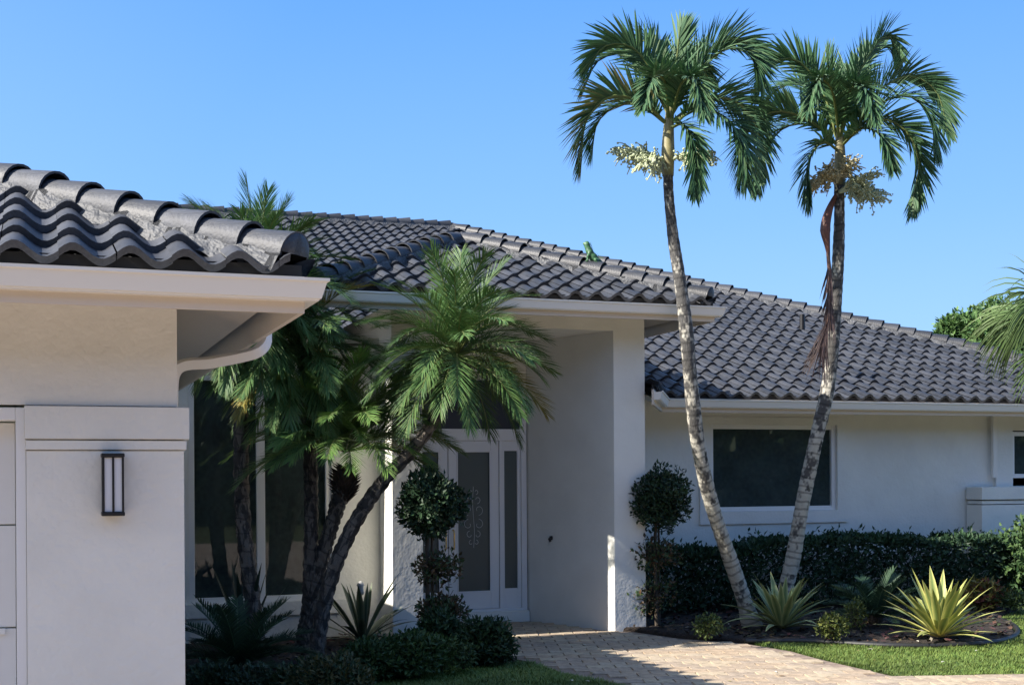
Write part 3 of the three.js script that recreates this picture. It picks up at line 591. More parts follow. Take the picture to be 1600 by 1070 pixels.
function sprays(center, dirs, len, seed, col) { // pale branching flower clusters
  const r = rng(seed), mb = new MB(), gs = [];
  for (const d0 of dirs) {
    const d = d0.clone().normalize();
    const main = [center.clone(), center.clone().addScaledVector(d, len * .45).add(V(0, .06, 0)), center.clone().addScaledVector(d, len * .9).add(V(0, -.05, 0))];
    gs.push(taper(main, [.024, .018, .009], 8, 5));
    for (let i = 0; i < 46; i++) {
      const t = .2 + .75 * r(), p = main[0].clone().lerp(main[2], t).add(V(0, .06 * Math.sin(t * 3), 0)), e = d.clone().add(V((r() - .5) * 2.0, (r() - .55) * 1.7, (r() - .5) * 2.0)).normalize(), l = .12 + .14 * r();
      const end = p.clone().addScaledVector(e, l).add(V(0, -.05, 0)), mid = p.clone().lerp(end, .5).add(V(0, .03, 0));
      gs.push(taper([p, mid, end], [.011, .009, .006], 4, 4));
      for (let k = 0; k < 5; k++) { const f = p.clone().lerp(end, .3 + .7 * r()).add(V((r() - .5) * .05, (r() - .5) * .05, (r() - .5) * .05)); gs.push(new THREE.IcosahedronGeometry(.011 + .006 * r(), 0).translate(f.x, f.y, f.z)); }
    }
  }
  return boxUV(merge(gs));
}
const flowerMat = std({ color: L(.42, .46, .29), roughness: .8 }), dryMat = std({ color: L(.11, .06, .05), roughness: .8, map: rep(blotch, 4) });

function royal(name, label, D, trunkPx, radii, shaftPx, fronds, bark) {
    const t = thing(name, label, 'palm tree', V(0, 0, 0), 'tall slender palms in the front bed');
  const pts = px3(trunkPx, D); pts[0].y = Math.min(pts[0].y, .02);
  mesh('trunk', taper(pts, radii, 110, 14, (u, a) => 1 + .035 * Math.sin(u * 260) + .03 * Math.sin(u * 37 + a * 2) + (u < .05 ? (.05 - u) * 5 : 0)), palmBark, t);
  mesh('crown_shaft', taper(px3(shaftPx, D), [.070, .082, .066, .045], 20, 12), shaftMat, t);
  fronds.forEach((f, i) => {
    const big = f.w ?? 1;
    mesh('frond', frondGeo(px3(f.p, D), { seed: 100 + i * 7 + Math.round(D * 3), gap: .018, len: .46 * big, wid: .034, droop: (f.d ?? .55) * (.35 + .5 * ((i * 7) % 5) / 4), a0: .95, a1: .35, vee: f.v ?? .6, plume: 1.1, twist: f.t ?? .5, c0: [.026, .078, .036], c1: [.072, .155, .060], tip: f.dry ? [.24, .19, .07] : [.12, .19, .08], tipP: f.dry ? .5 : .25, rach: .022, stem: [.16, .20, .06], t0: .12, ragged: .09 }), M.gloss, t);
  });
  return t;
}
// ---- the two tall palms
const DL = 16.0, DR = 17.6;
{
  const L1 = royal('palm_tree', 'tall palm with the strongly curved pale trunk, left of the pair in the right bed', DL,
    [[1176, 975, 1.0], [1164, 940, .95], [1147, 890, .85], [1116, 800, .6], [1092, 700, .3], [1080, 600, .1], [1073, 520, 0], [1063, 440], [1052, 370], [1045, 300], [1044, 268]], [.115, .098, .094, .092, .09, .088, .084, .076, .066, .060], [[1044, 275], [1044, 240], [1045, 200], [1048, 165]],
    [
      { p: [[1048, 185, 0], [1054, 135, .1], [1059, 80, .1], [1063, 42, .05]], d: .1, v: .7, t: .8 },
      { p: [[1046, 180, 0], [1020, 112, -.1], [985, 72, -.2], [945, 72, -.3], [918, 105, -.3]], t: .7 },
      { p: [[1046, 182, 0], [1012, 120, .2], [975, 85, .4], [935, 95, .6], [912, 140, .6]], t: -.5 },
      { p: [[1048, 180, 0], [1080, 112, .1], [1120, 68, .2], [1160, 62, .3], [1192, 102, .3]], t: -.7 },
      { p: [[1048, 182, 0], [1095, 110, -.3], [1140, 75, -.5], [1175, 90, -.6], [1190, 130, -.6]], t: .5 },
      { p: [[1044, 195, 0], [1005, 160, -.2], [955, 150, -.3], [918, 185, -.4], [908, 262, -.4]], t: .5, dry: true },
      { p: [[1044, 195, 0], [1000, 165, .3], [965, 165, .5], [935, 190, .6], [925, 240, .6]], t: -.4 },
      { p: [[1050, 190, 0], [1100, 155, .1], [1150, 158, .2], [1185, 205, .2], [1182, 290, .2]], t: -.5 },
      { p: [[1050, 192, 0], [1095, 170, -.4], [1135, 185, -.7], [1160, 225, -.8], [1165, 285, -.8]], t: .4 },
      { p: [[1048, 200, 0], [1068, 195, -.3], [1085, 230, -.4], [1086, 300, -.4]], t: .2, w: .8 },
      { p: [[1045, 190, 0], [1040, 130, -.4], [1020, 120, -.9], [1005, 170, -1.2]], t: 0, w: .8 },
      { p: [[1048, 185, 0], [1065, 110, .5], [1090, 90, .9], [1110, 130, 1.2]], t: 0 },
      { p: [[1048, 190, 0], [1065, 130, -.5], [1085, 125, -.9], [1100, 180, -1.2]], t: 0, w: .85 },
      { p: [[1046, 188, 0], [1030, 90, .3], [1008, 62, .5], [985, 80, .7]], t: .3, w: .9 },
    ]);
  const c = at(1040, 255, { D: DL });
  mesh('flower_cluster', sprays(c, [V(-1, .1, .2), V(-1, .35, -.3), V(-.8, -.1, .6), V(.6, .1, .6), V(.3, .2, -.9)], .62, 61), flowerMat, L1);
  const R1 = royal('palm_tree', 'tall palm with straighter trunk and a dead brown frond hanging from it', DR,
    [[1219, 975], [1226, 930], [1240, 870], [1254, 790], [1275, 690], [1295, 600], [1304, 500], [1309, 430], [1312, 350], [1312, 300], [1312, 282]], [.118, .102, .098, .094, .094, .092, .088, .082, .074, .068], [[1312, 290], [1313, 262], [1313, 230], [1312, 200]],
    [
      { p: [[1312, 220, 0], [1303, 160, .1], [1296, 115, .1], [1291, 80, .1]], d: .1, v: .7, t: .8, w: .85 },
      { p: [[1313, 218, 0], [1332, 140, 0], [1360, 84, 0], [1388, 55, .1], [1406, 86, .1]], t: -.6 },
      { p: [[1313, 220, 0], [1340, 130, .4], [1365, 80, .7], [1390, 75, .9], [1402, 105, .9]], t: .3, w: .8 },
      { p: [[1311, 222, 0], [1280, 130, 0], [1240, 92, -.1], [1205, 100, -.2], [1184, 150, -.2]], t: .6 },
      { p: [[1311, 222, 0], [1275, 150, .4], [1240, 130, .7], [1205, 150, .9], [1190, 200, .9]], t: -.4 },
      { p: [[1310, 226, 0], [1260, 185, -.2], [1205, 175, -.4], [1165, 215, -.5], [1158, 290, -.5]], t: .5 },
      { p: [[1310, 228, 0], [1270, 195, .3], [1225, 200, .5], [1195, 240, .6], [1185, 280, .6]], t: -.3 },
      { p: [[1310, 235, 0], [1285, 222, -.3], [1264, 255, -.4], [1266, 320, -.4]], t: .4, w: .85 },
      { p: [[1315, 220, 0], [1365, 150, 0], [1420, 118, .1], [1462, 140, .1], [1482, 205, .1]], t: -.6 },
      { p: [[1315, 222, 0], [1370, 165, -.4], [1420, 150, -.6], [1455, 185, -.7], [1462, 240, -.7]], t: .4 },
      { p: [[1315, 226, 0], [1365, 185, .1], [1412, 200, .1], [1436, 250, .1], [1424, 325, .1]], t: -.4 },
      { p: [[1315, 228, 0], [1350, 200, -.5], [1380, 215, -.8], [1394, 262, -.9]], t: .2, w: .85 },
      { p: [[1312, 220, 0], [1300, 140, -.5], [1280, 125, -.9], [1262, 175, -1.2]], t: 0, w: .85 },
      { p: [[1313, 220, 0], [1330, 140, -.5], [1350, 135, -.9], [1368, 190, -1.2]], t: 0, w: .85 },
      { p: [[1313, 220, 0], [1318, 140, .5], [1330, 110, .8], [1350, 130, 1.1]], t: 0 },
    ]);
  const c2 = at(1312, 300, { D: DR - .12 });
  mesh('flower_cluster', sprays(c2, [V(1, .0, .3), V(1, .25, -.2), V(.8, -.15, .7), V(.5, .3, .6)], .56, 62), flowerMat, R1);
  mesh('flower_cluster', sprays(at(1308, 285, { D: DR - .1 }), [V(-1, .25, .3), V(-.7, .5, .5), V(-.9, 0, -.4), V(.3, .6, .5)], .34, 63), std({ color: L(.45, .40, .24), roughness: .8 }), R1);
  const P = (l, d) => px3(l, DR + d);
  mesh('dead_bract', boxUV(taper(P([[1309, 300, .05], [1300, 318, 0], [1293, 338, -.02], [1290, 358, -.03], [1293, 382, -.03], [1296, 404, -.02]], -.06), [.02, .04, .06, .07, .04, .016], 20, 8)), std({ color: L(.20, .085, .06), roughness: .55, map: rep(blotch, 3) }), R1);
  { // dead frond hanging along the trunk
    const r = rng(70), mb = new MB(), sp = P([[1294, 395], [1297, 430], [1297, 470], [1292, 510], [1283, 545]], -.2), cv = new THREE.CatmullRomCurve3(sp);
    for (let i = 0; i < 130; i++) { const t = .1 + .85 * r(), p = cv.getPointAt(t), d = V(-.55 * r() + .12, -1, (r() - .5) * .5); blade(mb, p, d, V(0, .2, 1), .3 + .35 * r() * (t + .3), .014 + .012 * r(), .5, mulC([.085, .055, .05], .6 + r()), mulC([.16, .11, .10], .5 + r()), 3); }
    for (let i = 0; i < 34; i++) { const t = .7 + .3 * r(), p = cv.getPointAt(t), d = V(-.5 - .4 * r(), -.75, (r() - .5) * .4); blade(mb, p, d, V(0, .2, 1), .35 + .3 * r(), .012, .5, [.09, .06, .055], [.2, .15, .13], 4); }
    const st = taper(sp, [.022, .03, .03, .02, .008], 20, 6).toNonIndexed(), col = new Float32Array(st.attributes.position.count * 3).map((_, i) => [.13, .075, .06][i % 3]); st.setAttribute('color', new THREE.BufferAttribute(col, 3));
    mesh('dead_frond', mergeGeometries([mb.geo(), st]), M.dry, R1);
  }
}
// ---- feather palms in the shaded court
function datePalm(label, D, trunkPx, radii, crown, o) {
  const t = thing('date_palm', label, 'palm tree', V(0, 0, 0), 'slender feather palms in the shaded court');
  const r = rng(o.seed), pts = px3(trunkPx, D), C = at(crown[0], crown[1], { D: D + (crown[2] ?? 0) });
  pts[0].y = Math.min(pts[0].y, 0);
  mesh('trunk', taper(pts, radii, 120, 12, (u, a) => 1 + .10 * Math.sin(u * 150 + Math.round(a * 1.9) * 2.1) + .05 * Math.sin(a * 5 + u * 60)), palmBarkDark, t);
  if (o.boot) { // crown base of old leaf stubs
    const gs = [], q = pts[pts.length - 1];
    gs.push(new THREE.SphereGeometry(o.boot * .8, 14, 10).scale(1, 1.25, 1).translate(q.x, q.y, q.z));
    for (let i = 0; i < 110; i++) { const a = i * 2.4, h = (i / 110 - .5) * 2.3 * o.boot, rr = o.boot * .9 * Math.sqrt(Math.max(.12, 1 - (h / (1.3 * o.boot)) ** 2)); const g = new THREE.ConeGeometry(.022, .12, 5); g.rotateX(1.0).rotateY(-a + Math.PI / 2).translate(q.x + Math.cos(a) * rr, q.y + h, q.z + Math.sin(a) * rr); gs.push(g); }
    mesh('leaf_bases', boxUV(merge(gs)), std({ color: L(.075, .05, .035), roughness: 1, map: rep(blotch, 5) }), t);
  }
  for (let i = 0; i < o.n; i++) {
    const a = i * 2.39996 + r() * .5, e = (o.e0 ?? 1.35) + ((o.e1 ?? -.35) - (o.e0 ?? 1.35)) * Math.pow(i / (o.n - 1), .9) + (r() - .5) * .2, len = o.len * (.8 + .35 * r());
    const hd = V(Math.cos(a), 0, Math.sin(a)), p = [C.clone()], segs = 5; let dir = hd.clone().multiplyScalar(Math.cos(e)).add(V(0, Math.sin(e), 0)), q = C.clone();
    for (let k = 0; k < segs; k++) { q = q.clone().addScaledVector(dir, len / segs); p.push(q); dir.y -= (o.arch ?? .27) * (.7 + .6 * r()); dir.normalize(); }
    if (p.some((k) => k.z < (o.wall ?? -15.7) && k.y < (o.clear ?? 99))) continue; // cut back from the house
    const y = r() < (o.yel ?? .12) || (e < .1 && r() < (o.yel ?? .12) * 2);
    mesh('frond', frondGeo(p, { seed: o.seed * 50 + i, gap: .02, len: o.leaf ?? .30, wid: .0115, droop: .1 + .3 * r(), a0: .95, a1: .35, vee: .35, plume: .5, twist: (r() - .5) * .8, c0: y ? [.24, .20, .04] : mulC(o.c0 ?? [.045, .11, .036], .8 + .5 * r()), c1: y ? [.32, .26, .06] : mulC(o.c1 ?? [.10, .19, .055], .8 + .5 * r()), tip: [.14, .20, .06], tipP: .4, rach: .011, stem: [.14, .17, .05], t0: .16 }), M.leaf, t);
  }
}
datePalm('feather palm nearest the garage, its top fronds showing above the hip tiles', 14.7, [[402, 1015], [393, 930], [380, 820], [376, 700], [380, 580], [388, 520], [398, 470]], [.095, .09, .086, .084, .08, .075, .07], [400, 466], { seed: 3, wall: -15.0, clear: 4.25, n: 110, len: 1.2, e0: 1.5, e1: -1.0, yel: .005 });
datePalm('feather palm hidden low behind the garage corner, with yellowing fronds', 15.0, [[478, 1000], [484, 900], [486, 780], [482, 660], [478, 590], [474, 565]], [.085, .08, .08, .078, .075, .07], [458, 552], { seed: 4, wall: -15.02, n: 110, len: 1.2, e0: 1.45, e1: -.8, yel: .035 });
datePalm('feather palm with a bulging collar of old leaf bases on a dark bent trunk', 15.0, [[470, 1015], [484, 950], [498, 890], [515, 830], [530, 780], [538, 752]], [.095, .09, .086, .082, .085, .11], [540, 706], { seed: 5, wall: -15.1, n: 78, len: 1.35, e0: 1.4, e1: .2, boot: .17, c0: [.06, .14, .035], c1: [.14, .24, .05], yel: .04 });
datePalm('feather palm leaning far right on a curved trunk, its crown over the portico eave', 14.5, [[492, 1010], [505, 950], [525, 880], [557, 812], [600, 750], [645, 702], [682, 650], [706, 600]], [.09, .086, .082, .08, .077, .072, .068, .06], [714, 556], { seed: 6, wall: -15.08, n: 70, len: 1.14, e0: 1.4, e1: -.5, c0: [.04, .10, .032], c1: [.095, .18, .05], yel: .02 });

// ---- shrubs
function leafCloud(o) { // leaf-sized folded faces through a volume; o.pick(r) -> {p, n}
  const r = rng(o.seed), mb = new MB();
  for (let i = 0; i < o.n; i++) {
    const { p, n, k } = o.pick(r, i), d = V(r() - .5, r() - .35, r() - .5).normalize().addScaledVector(n, .7).normalize(), nn = n.clone().add(V((r() - .5) * 1.2, (r() - .2) * 1.2, (r() - .5) * 1.2)).normalize();
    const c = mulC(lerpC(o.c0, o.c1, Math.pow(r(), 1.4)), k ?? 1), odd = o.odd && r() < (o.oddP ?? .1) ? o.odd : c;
    const side = V(0, 0, 0).crossVectors(d, nn).normalize(), l = o.size * (.7 + .6 * r()), w = l * (o.aspect ?? .45) * .5, m = p.clone().addScaledVector(d, l * .45), tip = p.clone().addScaledVector(d, l), lift = V(0, 0, 0).crossVectors(side, d).multiplyScalar(w * .45);
    mb.tri(p, m.clone().addScaledVector(side, w).add(lift), tip, odd); mb.tri(p, tip, m.clone().addScaledVector(side, -w).add(lift), odd);
  }
  return mb.geo();
}
function ballPick(c, rx, ry, rz, rough = .18, seed = 1) {
  const nz = vnoise(seed);
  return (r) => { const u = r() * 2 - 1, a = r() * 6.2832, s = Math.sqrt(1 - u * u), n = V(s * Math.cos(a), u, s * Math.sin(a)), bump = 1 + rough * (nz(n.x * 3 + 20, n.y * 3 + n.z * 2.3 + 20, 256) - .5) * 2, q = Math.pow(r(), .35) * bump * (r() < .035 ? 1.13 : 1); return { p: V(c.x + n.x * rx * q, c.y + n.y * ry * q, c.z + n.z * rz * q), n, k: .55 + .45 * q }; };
}
function shrub(name, label, cat, x, y, Y, rx, ry, o) {
  const b = at(x, y, { Y }), t = thing(name, label, cat, V(0, 0, 0), o.group);
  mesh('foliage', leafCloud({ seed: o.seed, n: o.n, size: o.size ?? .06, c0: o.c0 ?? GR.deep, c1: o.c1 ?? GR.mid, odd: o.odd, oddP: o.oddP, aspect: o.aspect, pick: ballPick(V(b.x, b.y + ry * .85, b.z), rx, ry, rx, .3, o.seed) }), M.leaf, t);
  const gs = [], r = rng(o.seed + 5); for (let i = 0; i < 7; i++) { const a = r() * 6.28; gs.push(taper([V(b.x, b.y - .03, b.z), V(b.x + Math.cos(a) * rx * .3, b.y + ry * .7, b.z + Math.sin(a) * rx * .3), V(b.x + Math.cos(a) * rx * .6, b.y + ry * 1.2, b.z + Math.sin(a) * rx * .6)], [.014, .009, .004], 6, 5)); }
  mesh('stems', merge(gs), M.stem, t);
  return t;
}
// tiered ball topiaries: dense head over two thin, half-bare tiers
function topiary(label, D, stemPx, balls, seed, group) {
  const t = thing('topiary', label, 'topiary', V(0, 0, 0), group), pts = px3(stemPx, D); pts[0].y = 0;
  const gs = [taper(pts, [.03, .026, .022, .018], 20, 8)], r = rng(seed); const p2 = pts.map((p, i) => p.clone().add(V(.05 + .02 * Math.sin(i), 0, -.04))); gs.push(taper(p2, [.022, .018, .016, .012], 20, 8));
  mesh('trunk', merge(gs), M.stem, t);
  balls.forEach(([x, y, rpx, n, red, ryk], i) => {
    const c = at(x, y, { D }), R = rpx * D / FOC;
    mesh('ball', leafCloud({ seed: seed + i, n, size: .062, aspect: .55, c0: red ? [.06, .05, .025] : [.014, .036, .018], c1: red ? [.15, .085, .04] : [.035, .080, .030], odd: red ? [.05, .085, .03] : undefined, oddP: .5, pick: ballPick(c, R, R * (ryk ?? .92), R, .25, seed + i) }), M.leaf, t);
    if (red || i === 0) { const tw = []; for (let k = 0; k < 26; k++) { const n3 = V(r() - .5, r() - .4, r() - .5).normalize(); tw.push(taper([c.clone().add(V(0, -R * .4, 0)), c.clone().addScaledVector(n3, R * .5), c.clone().addScaledVector(n3, R * .95)], [.007, .005, .002], 5, 4)); } mesh('twigs', merge(tw), M.stem, t); }
  });
}
topiary('tiered ball topiary left of the front door, standing clear before the door', 14.5, [[668, 1030], [668, 930], [667, 860], [672, 790]], [[674, 790, 55, 5200, 0], [684, 887, 40, 560, 1, .68], [690, 955, 40, 900, 1, .7]], 81, undefined);
topiary('tiered ball topiary in front of the right entry pier', 17.05, [[1027, 985], [1025, 920], [1024, 850], [1027, 780]], [[1028, 780, 50, 4600, 0], [1022, 866, 42, 620, 1, .6], [1016, 930, 38, 480, 1, .75]], 82, undefined);
// hedge along the right wing
{
  const t = thing('hedge', 'long dark clipped hedge along the wall under the right wing window', 'hedge'), z0 = -17.25, z1 = -16.35, x0 = 7.75, x1 = 14.3, nz = vnoise(91);
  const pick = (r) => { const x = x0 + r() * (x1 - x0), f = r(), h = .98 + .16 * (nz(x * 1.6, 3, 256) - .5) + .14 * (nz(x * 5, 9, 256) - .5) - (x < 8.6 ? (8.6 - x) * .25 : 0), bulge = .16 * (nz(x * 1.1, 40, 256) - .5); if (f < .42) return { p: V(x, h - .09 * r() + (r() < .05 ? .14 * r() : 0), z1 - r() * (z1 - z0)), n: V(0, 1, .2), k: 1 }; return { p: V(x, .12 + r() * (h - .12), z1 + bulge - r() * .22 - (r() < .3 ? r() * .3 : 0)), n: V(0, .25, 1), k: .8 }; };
  mesh('foliage', leafCloud({ seed: 92, n: 19000, size: .085, aspect: .5, c0: [.018, .048, .024], c1: [.045, .105, .042], pick }), M.gloss, t);
  const gs = [], r = rng(93); for (let i = 0; i < 60; i++) { const x = x0 + .15 + r() * (x1 - x0 - .3), z = -16.7 - .35 * r(); gs.push(taper([V(x, 0, z), V(x + (r() - .5) * .2, .45, z), V(x + (r() - .5) * .5, .85, z + (r() - .5) * .3)], [.016, .012, .006], 5, 5)); }
  mesh('stems', merge(gs), M.stem, t);
}
{ // lit bush at the right end
  const b = at(1596, 935, { Y: .06 }), t = thing('bush', 'sunlit light green bush at the right end of the hedge', 'bush');
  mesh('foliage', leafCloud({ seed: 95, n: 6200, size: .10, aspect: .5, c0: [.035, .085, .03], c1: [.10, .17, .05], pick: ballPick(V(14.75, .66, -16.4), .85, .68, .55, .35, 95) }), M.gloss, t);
  const gs = [], r = rng(96); for (let i = 0; i < 10; i++) { const a = r() * 6.28; gs.push(taper([V(14.85, 0, -16.55), V(14.85 + Math.cos(a) * .25, .5, -16.55 + Math.sin(a) * .2), V(14.85 + Math.cos(a) * .5, .95, -16.55 + Math.sin(a) * .35)], [.016, .01, .005], 6, 5)); }
  mesh('stems', merge(gs), M.stem, t);
}
// rosette plants: every leaf a piece of its own
function leafBladeGeo(len, wid, e, curl, seed, colE, colC, colB) {
  const r = rng(seed), mb = new MB(), S = 9; let q = V(0, 0, 0), dir = V(Math.cos(e), Math.sin(e), 0), prev = null;
  for (let i = 0; i <= S; i++) {
    const t = i / S, w = wid * .5 * (t < .55 ? .55 + .45 * (t / .55) : 1 - Math.pow((t - .55) / .45, 1.5)), nn = V(-dir.y, dir.x, 0), fold = .38 * (1 - t * .5);
    const xs = [-1, -.62, 0, .62, 1].map((s) => q.clone().addScaledVector(V(0, 0, 1), s * w).addScaledVector(nn, Math.abs(s) * w * fold));
    const st = .9 + .2 * r(), cols = [colE, colE, colC, colE, colE].map((c, j) => mulC(lerpC(colB, c, Math.min(1, .25 + t * 2.5)), st)); cols[1] = lerpC(cols[0], cols[2], .55); cols[3] = lerpC(cols[4], cols[2], .55);
    if (prev) for (let k = 0; k < 4; k++) mb.quad(prev[0][k], prev[0][k + 1], xs[k + 1], xs[k], prev[1][k], prev[1][k + 1], cols[k + 1], cols[k]);
    prev = [xs, cols]; dir.applyAxisAngle(V(0, 0, 1), -curl / S * (.4 + 1.2 * t)); q = q.clone().addScaledVector(dir, len / S);
  }
  return mb.geo(true);
}
function rosette(name, label, cat, pos, n, len, wid, seed, colE, colC, colB, o = {}) {
  const t = thing(name, label, cat, pos, o.group), r = rng(seed), vars = [];
  for (let k = 0; k < n; k++) {
    const f = k / (n - 1), e = (o.e0 ?? 1.45) - f * ((o.e0 ?? 1.45) - (o.e1 ?? .22)) + (r() - .5) * .16, m = mesh('leaf', leafBladeGeo(len * (.72 + .4 * r()) * (f < .15 ? .8 : 1), wid * (.8 + .35 * r()), e, (o.curl ?? .5) * (.2 + r() * 1.2) * (1.2 - e / 1.6), seed + k, colE, colC, colB), o.mat ?? M.leaf, t);
    m.rotation.y = k * 2.39996 + (r() - .5) * .4; m.position.set(Math.cos(-m.rotation.y) * .03, .02, -Math.sin(m.rotation.y) * .03);
  }
  return t;
}
rosette('agave', 'spiky green and cream striped agave at the foot of the leaning palm', 'agave', at(1222, 984, { Y: .06 }), 46, .80, .10, 201, [.55, .56, .26], [.13, .20, .08], [.38, .36, .18], { curl: .65 });
rosette('agave', 'large yellow variegated agave in the sun near the lawn', 'agave', at(1468, 998, { Y: .06 }), 58, .80, .10, 202, [.66, .62, .20], [.15, .22, .07], [.45, .36, .12], { curl: .6 });
rosette('agave', 'striped agave in the shade behind the rounded court shrubs', 'agave', at(566, 1005, { Y: .06 }), 28, .85, .085, 203, [.22, .24, .16], [.05, .09, .045], [.14, .15, .08], { curl: .6 });
rosette('spear_plant', 'dark upright spear leaved plant beside the first court palm trunk', 'plant', at(383, 1015, { Y: .06 }), 14, 1.0, .07, 204, [.03, .05, .03], [.02, .04, .025], [.03, .04, .02], { e1: 1.1 });
rosette('agave', 'small pale striped plant at the foot of the garage pier', 'plant', at(318, 1073, { Y: .06 }), 14, .26, .03, 206, [.22, .25, .15], [.08, .13, .06], [.16, .17, .08]);
function cycad(label, pos, n, len, seed, c0, c1) {
  const t = thing('cycad', label, 'cycad', V(0, 0, 0)), r = rng(seed);
  for (let i = 0; i < n; i++) {
    const a = i * 2.4 + r() * .4, e = 1.2 - 1.0 * i / n + (r() - .5) * .2, p = [pos.clone()]; let q = pos.clone(), dir = V(Math.cos(a) * Math.cos(e), Math.sin(e), Math.sin(a) * Math.cos(e));
    for (let k = 0; k < 4; k++) { q = q.clone().addScaledVector(dir, len * (.85 + .3 * r()) / 4); p.push(q); dir.y -= .22; dir.normalize(); }
    mesh('frond', frondGeo(p, { seed: seed * 31 + i, gap: .016, len: .17, wid: .014, droop: .1, a0: 1.15, a1: .7, vee: .45, plume: .1, c0, c1, rach: .009, t0: .1 }), M.gloss, t);
  }
  const g = new THREE.SphereGeometry(.1, 10, 8).scale(1, 1.1, 1).translate(pos.x, pos.y + .02, pos.z); mesh('trunk', boxUV(g), M.bark, t);
}
cycad('low dark cycad with stiff arching fronds by the first court palm', at(372, 1045, { Y: .12 }), 30, .82, 211, [.018, .042, .022], [.045, .085, .035]);
cycad('dark cycad between hedge and large agave in the right bed', at(1368, 968, { Y: .12 }), 22, .72, 212, [.02, .05, .03], [.05, .10, .05]);
// low shrubs in the court, in front of the palms
shrub('shrub', 'reddish green rounded shrub lowest in the court, beside the lawn edge', 'shrub', 520, 1098, .05, .36, .22, { seed: 221, n: 3600, size: .055, c0: [.075, .08, .03], c1: [.16, .14, .045], odd: [.03, .06, .02], oddP: .4 });
shrub('shrub', 'dark green rounded shrub behind the reddish one under the leaning palm', 'shrub', 578, 1058, .06, .28, .2, { seed: 222, n: 3200, c0: [.03, .065, .02], c1: [.075, .13, .035] });
shrub('shrub', 'dark green rounded shrub in the court, right of the striped agave', 'shrub', 642, 1054, .06, .30, .22, { seed: 223, n: 3400, c0: [.03, .07, .02], c1: [.08, .14, .035] });
shrub('shrub', 'largest dark mounded shrub at the path edge by the front door', 'shrub', 757, 1034, .06, .29, .24, { seed: 224, n: 4600, c0: [.018, .046, .018], c1: [.048, .095, .03] });
shrub('shrub', 'dark shrub at the foot of the topiary by the front door', 'shrub', 688, 1030, .06, .24, .27, { seed: 225, n: 3800, c0: [.018, .046, .018], c1: [.048, .095, .03] });
shrub('shrub', 'small bright green sprig between two dark shrubs by the lawn', 'shrub', 690, 1042, .1, .17, .17, { seed: 226, n: 700, size: .05, c0: [.05, .09, .02], c1: [.10, .16, .04] });
shrub('shrub', 'small leafy sprig at the lawn edge before the mounded shrub', 'shrub', 724, 1040, .1, .12, .13, { seed: 227, n: 420, size: .05, c0: [.05, .09, .03], c1: [.10, .15, .05] });
shrub('shrub', 'low dark shrub beside the garage pier', 'shrub', 335, 1090, .06, .2, .16, { seed: 228, n: 1700, c0: [.02, .04, .018], c1: [.045, .075, .03] });
shrub('shrub', 'low dull green shrub between the cycad and the reddish shrub', 'shrub', 392, 1092, .06, .2, .15, { seed: 229, n: 1500, c0: [.03, .05, .025], c1: [.06, .09, .04] });
shrub('shrub', 'low green shrub left of the reddish rounded shrub', 'shrub', 446, 1092, .06, .2, .14, { seed: 230, n: 1300, c0: [.03, .055, .02], c1: [.06, .09, .03] });
// small plants in the right bed
shrub('shrub', 'small bright green shrub by the path edge, left of the striped agave', 'shrub', 1107, 992, .1, .17, .13, { seed: 231, n: 620, size: .05, c0: [.05, .09, .02], c1: [.14, .18, .05], group: undefined });
shrub('shrub', 'small yellow green shrub midway between the two agaves', 'shrub', 1302, 994, .1, .18, .14, { seed: 232, n: 700, size: .05, c0: [.08, .11, .02], c1: [.22, .24, .06] });
shrub('shrub', 'upright yellow green sprig behind the midway shrub', 'shrub', 1338, 978, .1, .12, .18, { seed: 233, n: 420, size: .05, c0: [.08, .11, .02], c1: [.22, .24, .06] });
shrub('croton', 'low croton with yellow and rust leaves right of the large agave', 'croton', 1538, 948, .1, .26, .2, { seed: 234, n: 700, size: .10, aspect: .38, c0: [.10, .11, .03], c1: [.34, .24, .05], odd: [.16, .05, .03], oddP: .3 });
shrub('shrub', 'low leafy ground plant below the sunlit bush at right', 'shrub', 1582, 950, .1, .24, .13, { seed: 235, n: 600, size: .07, c0: [.05, .09, .03], c1: [.12, .16, .05] });
// path light
{
  const b = at(563, 985, { Y: .06 }), D = 15.6, top = at(563, 912, { D }), p = V(top.x, .05, top.z), t = thing('path_light', 'small lantern on a thin post by the wall, behind the striped agave', 'path light', p), h = top.y - .05;
  mesh('post', boxUV(new THREE.CylinderGeometry(.016, .018, h - .12, 10).translate(0, (h - .12) / 2, 0)), M.plastic, t);
  mesh('lantern', boxUV(new THREE.LatheGeometry([[.0, -.14], [.035, -.13], [.05, -.10], [.042, -.09], [.036, -.03], [.05, -.02], [.03, .02], [.0, .035]].map(([a, b2]) => new THREE.Vector2(a, h + b2)), 12)), M.plastic, t);
}
{ // fallen leaves and pale specks
  const r = rng(341), mb = new MB();
  for (let i = 0; i < 150; i++) {
    const x = 4.8 + r() * 7.5, z = -15.6 + r() * 4.6; if (!(inside(pathPts, x, z) ? i % 3 === 0 : inside(bedRight, x, z) || i % 2)) continue;
    const a = r() * 6.28, l = .018 + .03 * r(), y = inside(bedRight, x, z) ? .075 : inside(pathPts, x, z) ? .024 : .03, c = r() < .25 ? [.6, .57, .48] : r() < .5 ? [.16, .10, .05] : [.22, .19, .06];
    blade(mb, V(x, y, z), V(Math.cos(a), .15, Math.sin(a)), UP, l * 1.6, l * .7, .25, c, c, 3, .3);
  }
  mesh('fallen_leaves', mb.geo(), M.dry, null, { kind: 'stuff', label: 'small fallen leaves scattered on the path, lawn and mulch', category: 'leaves' });
}
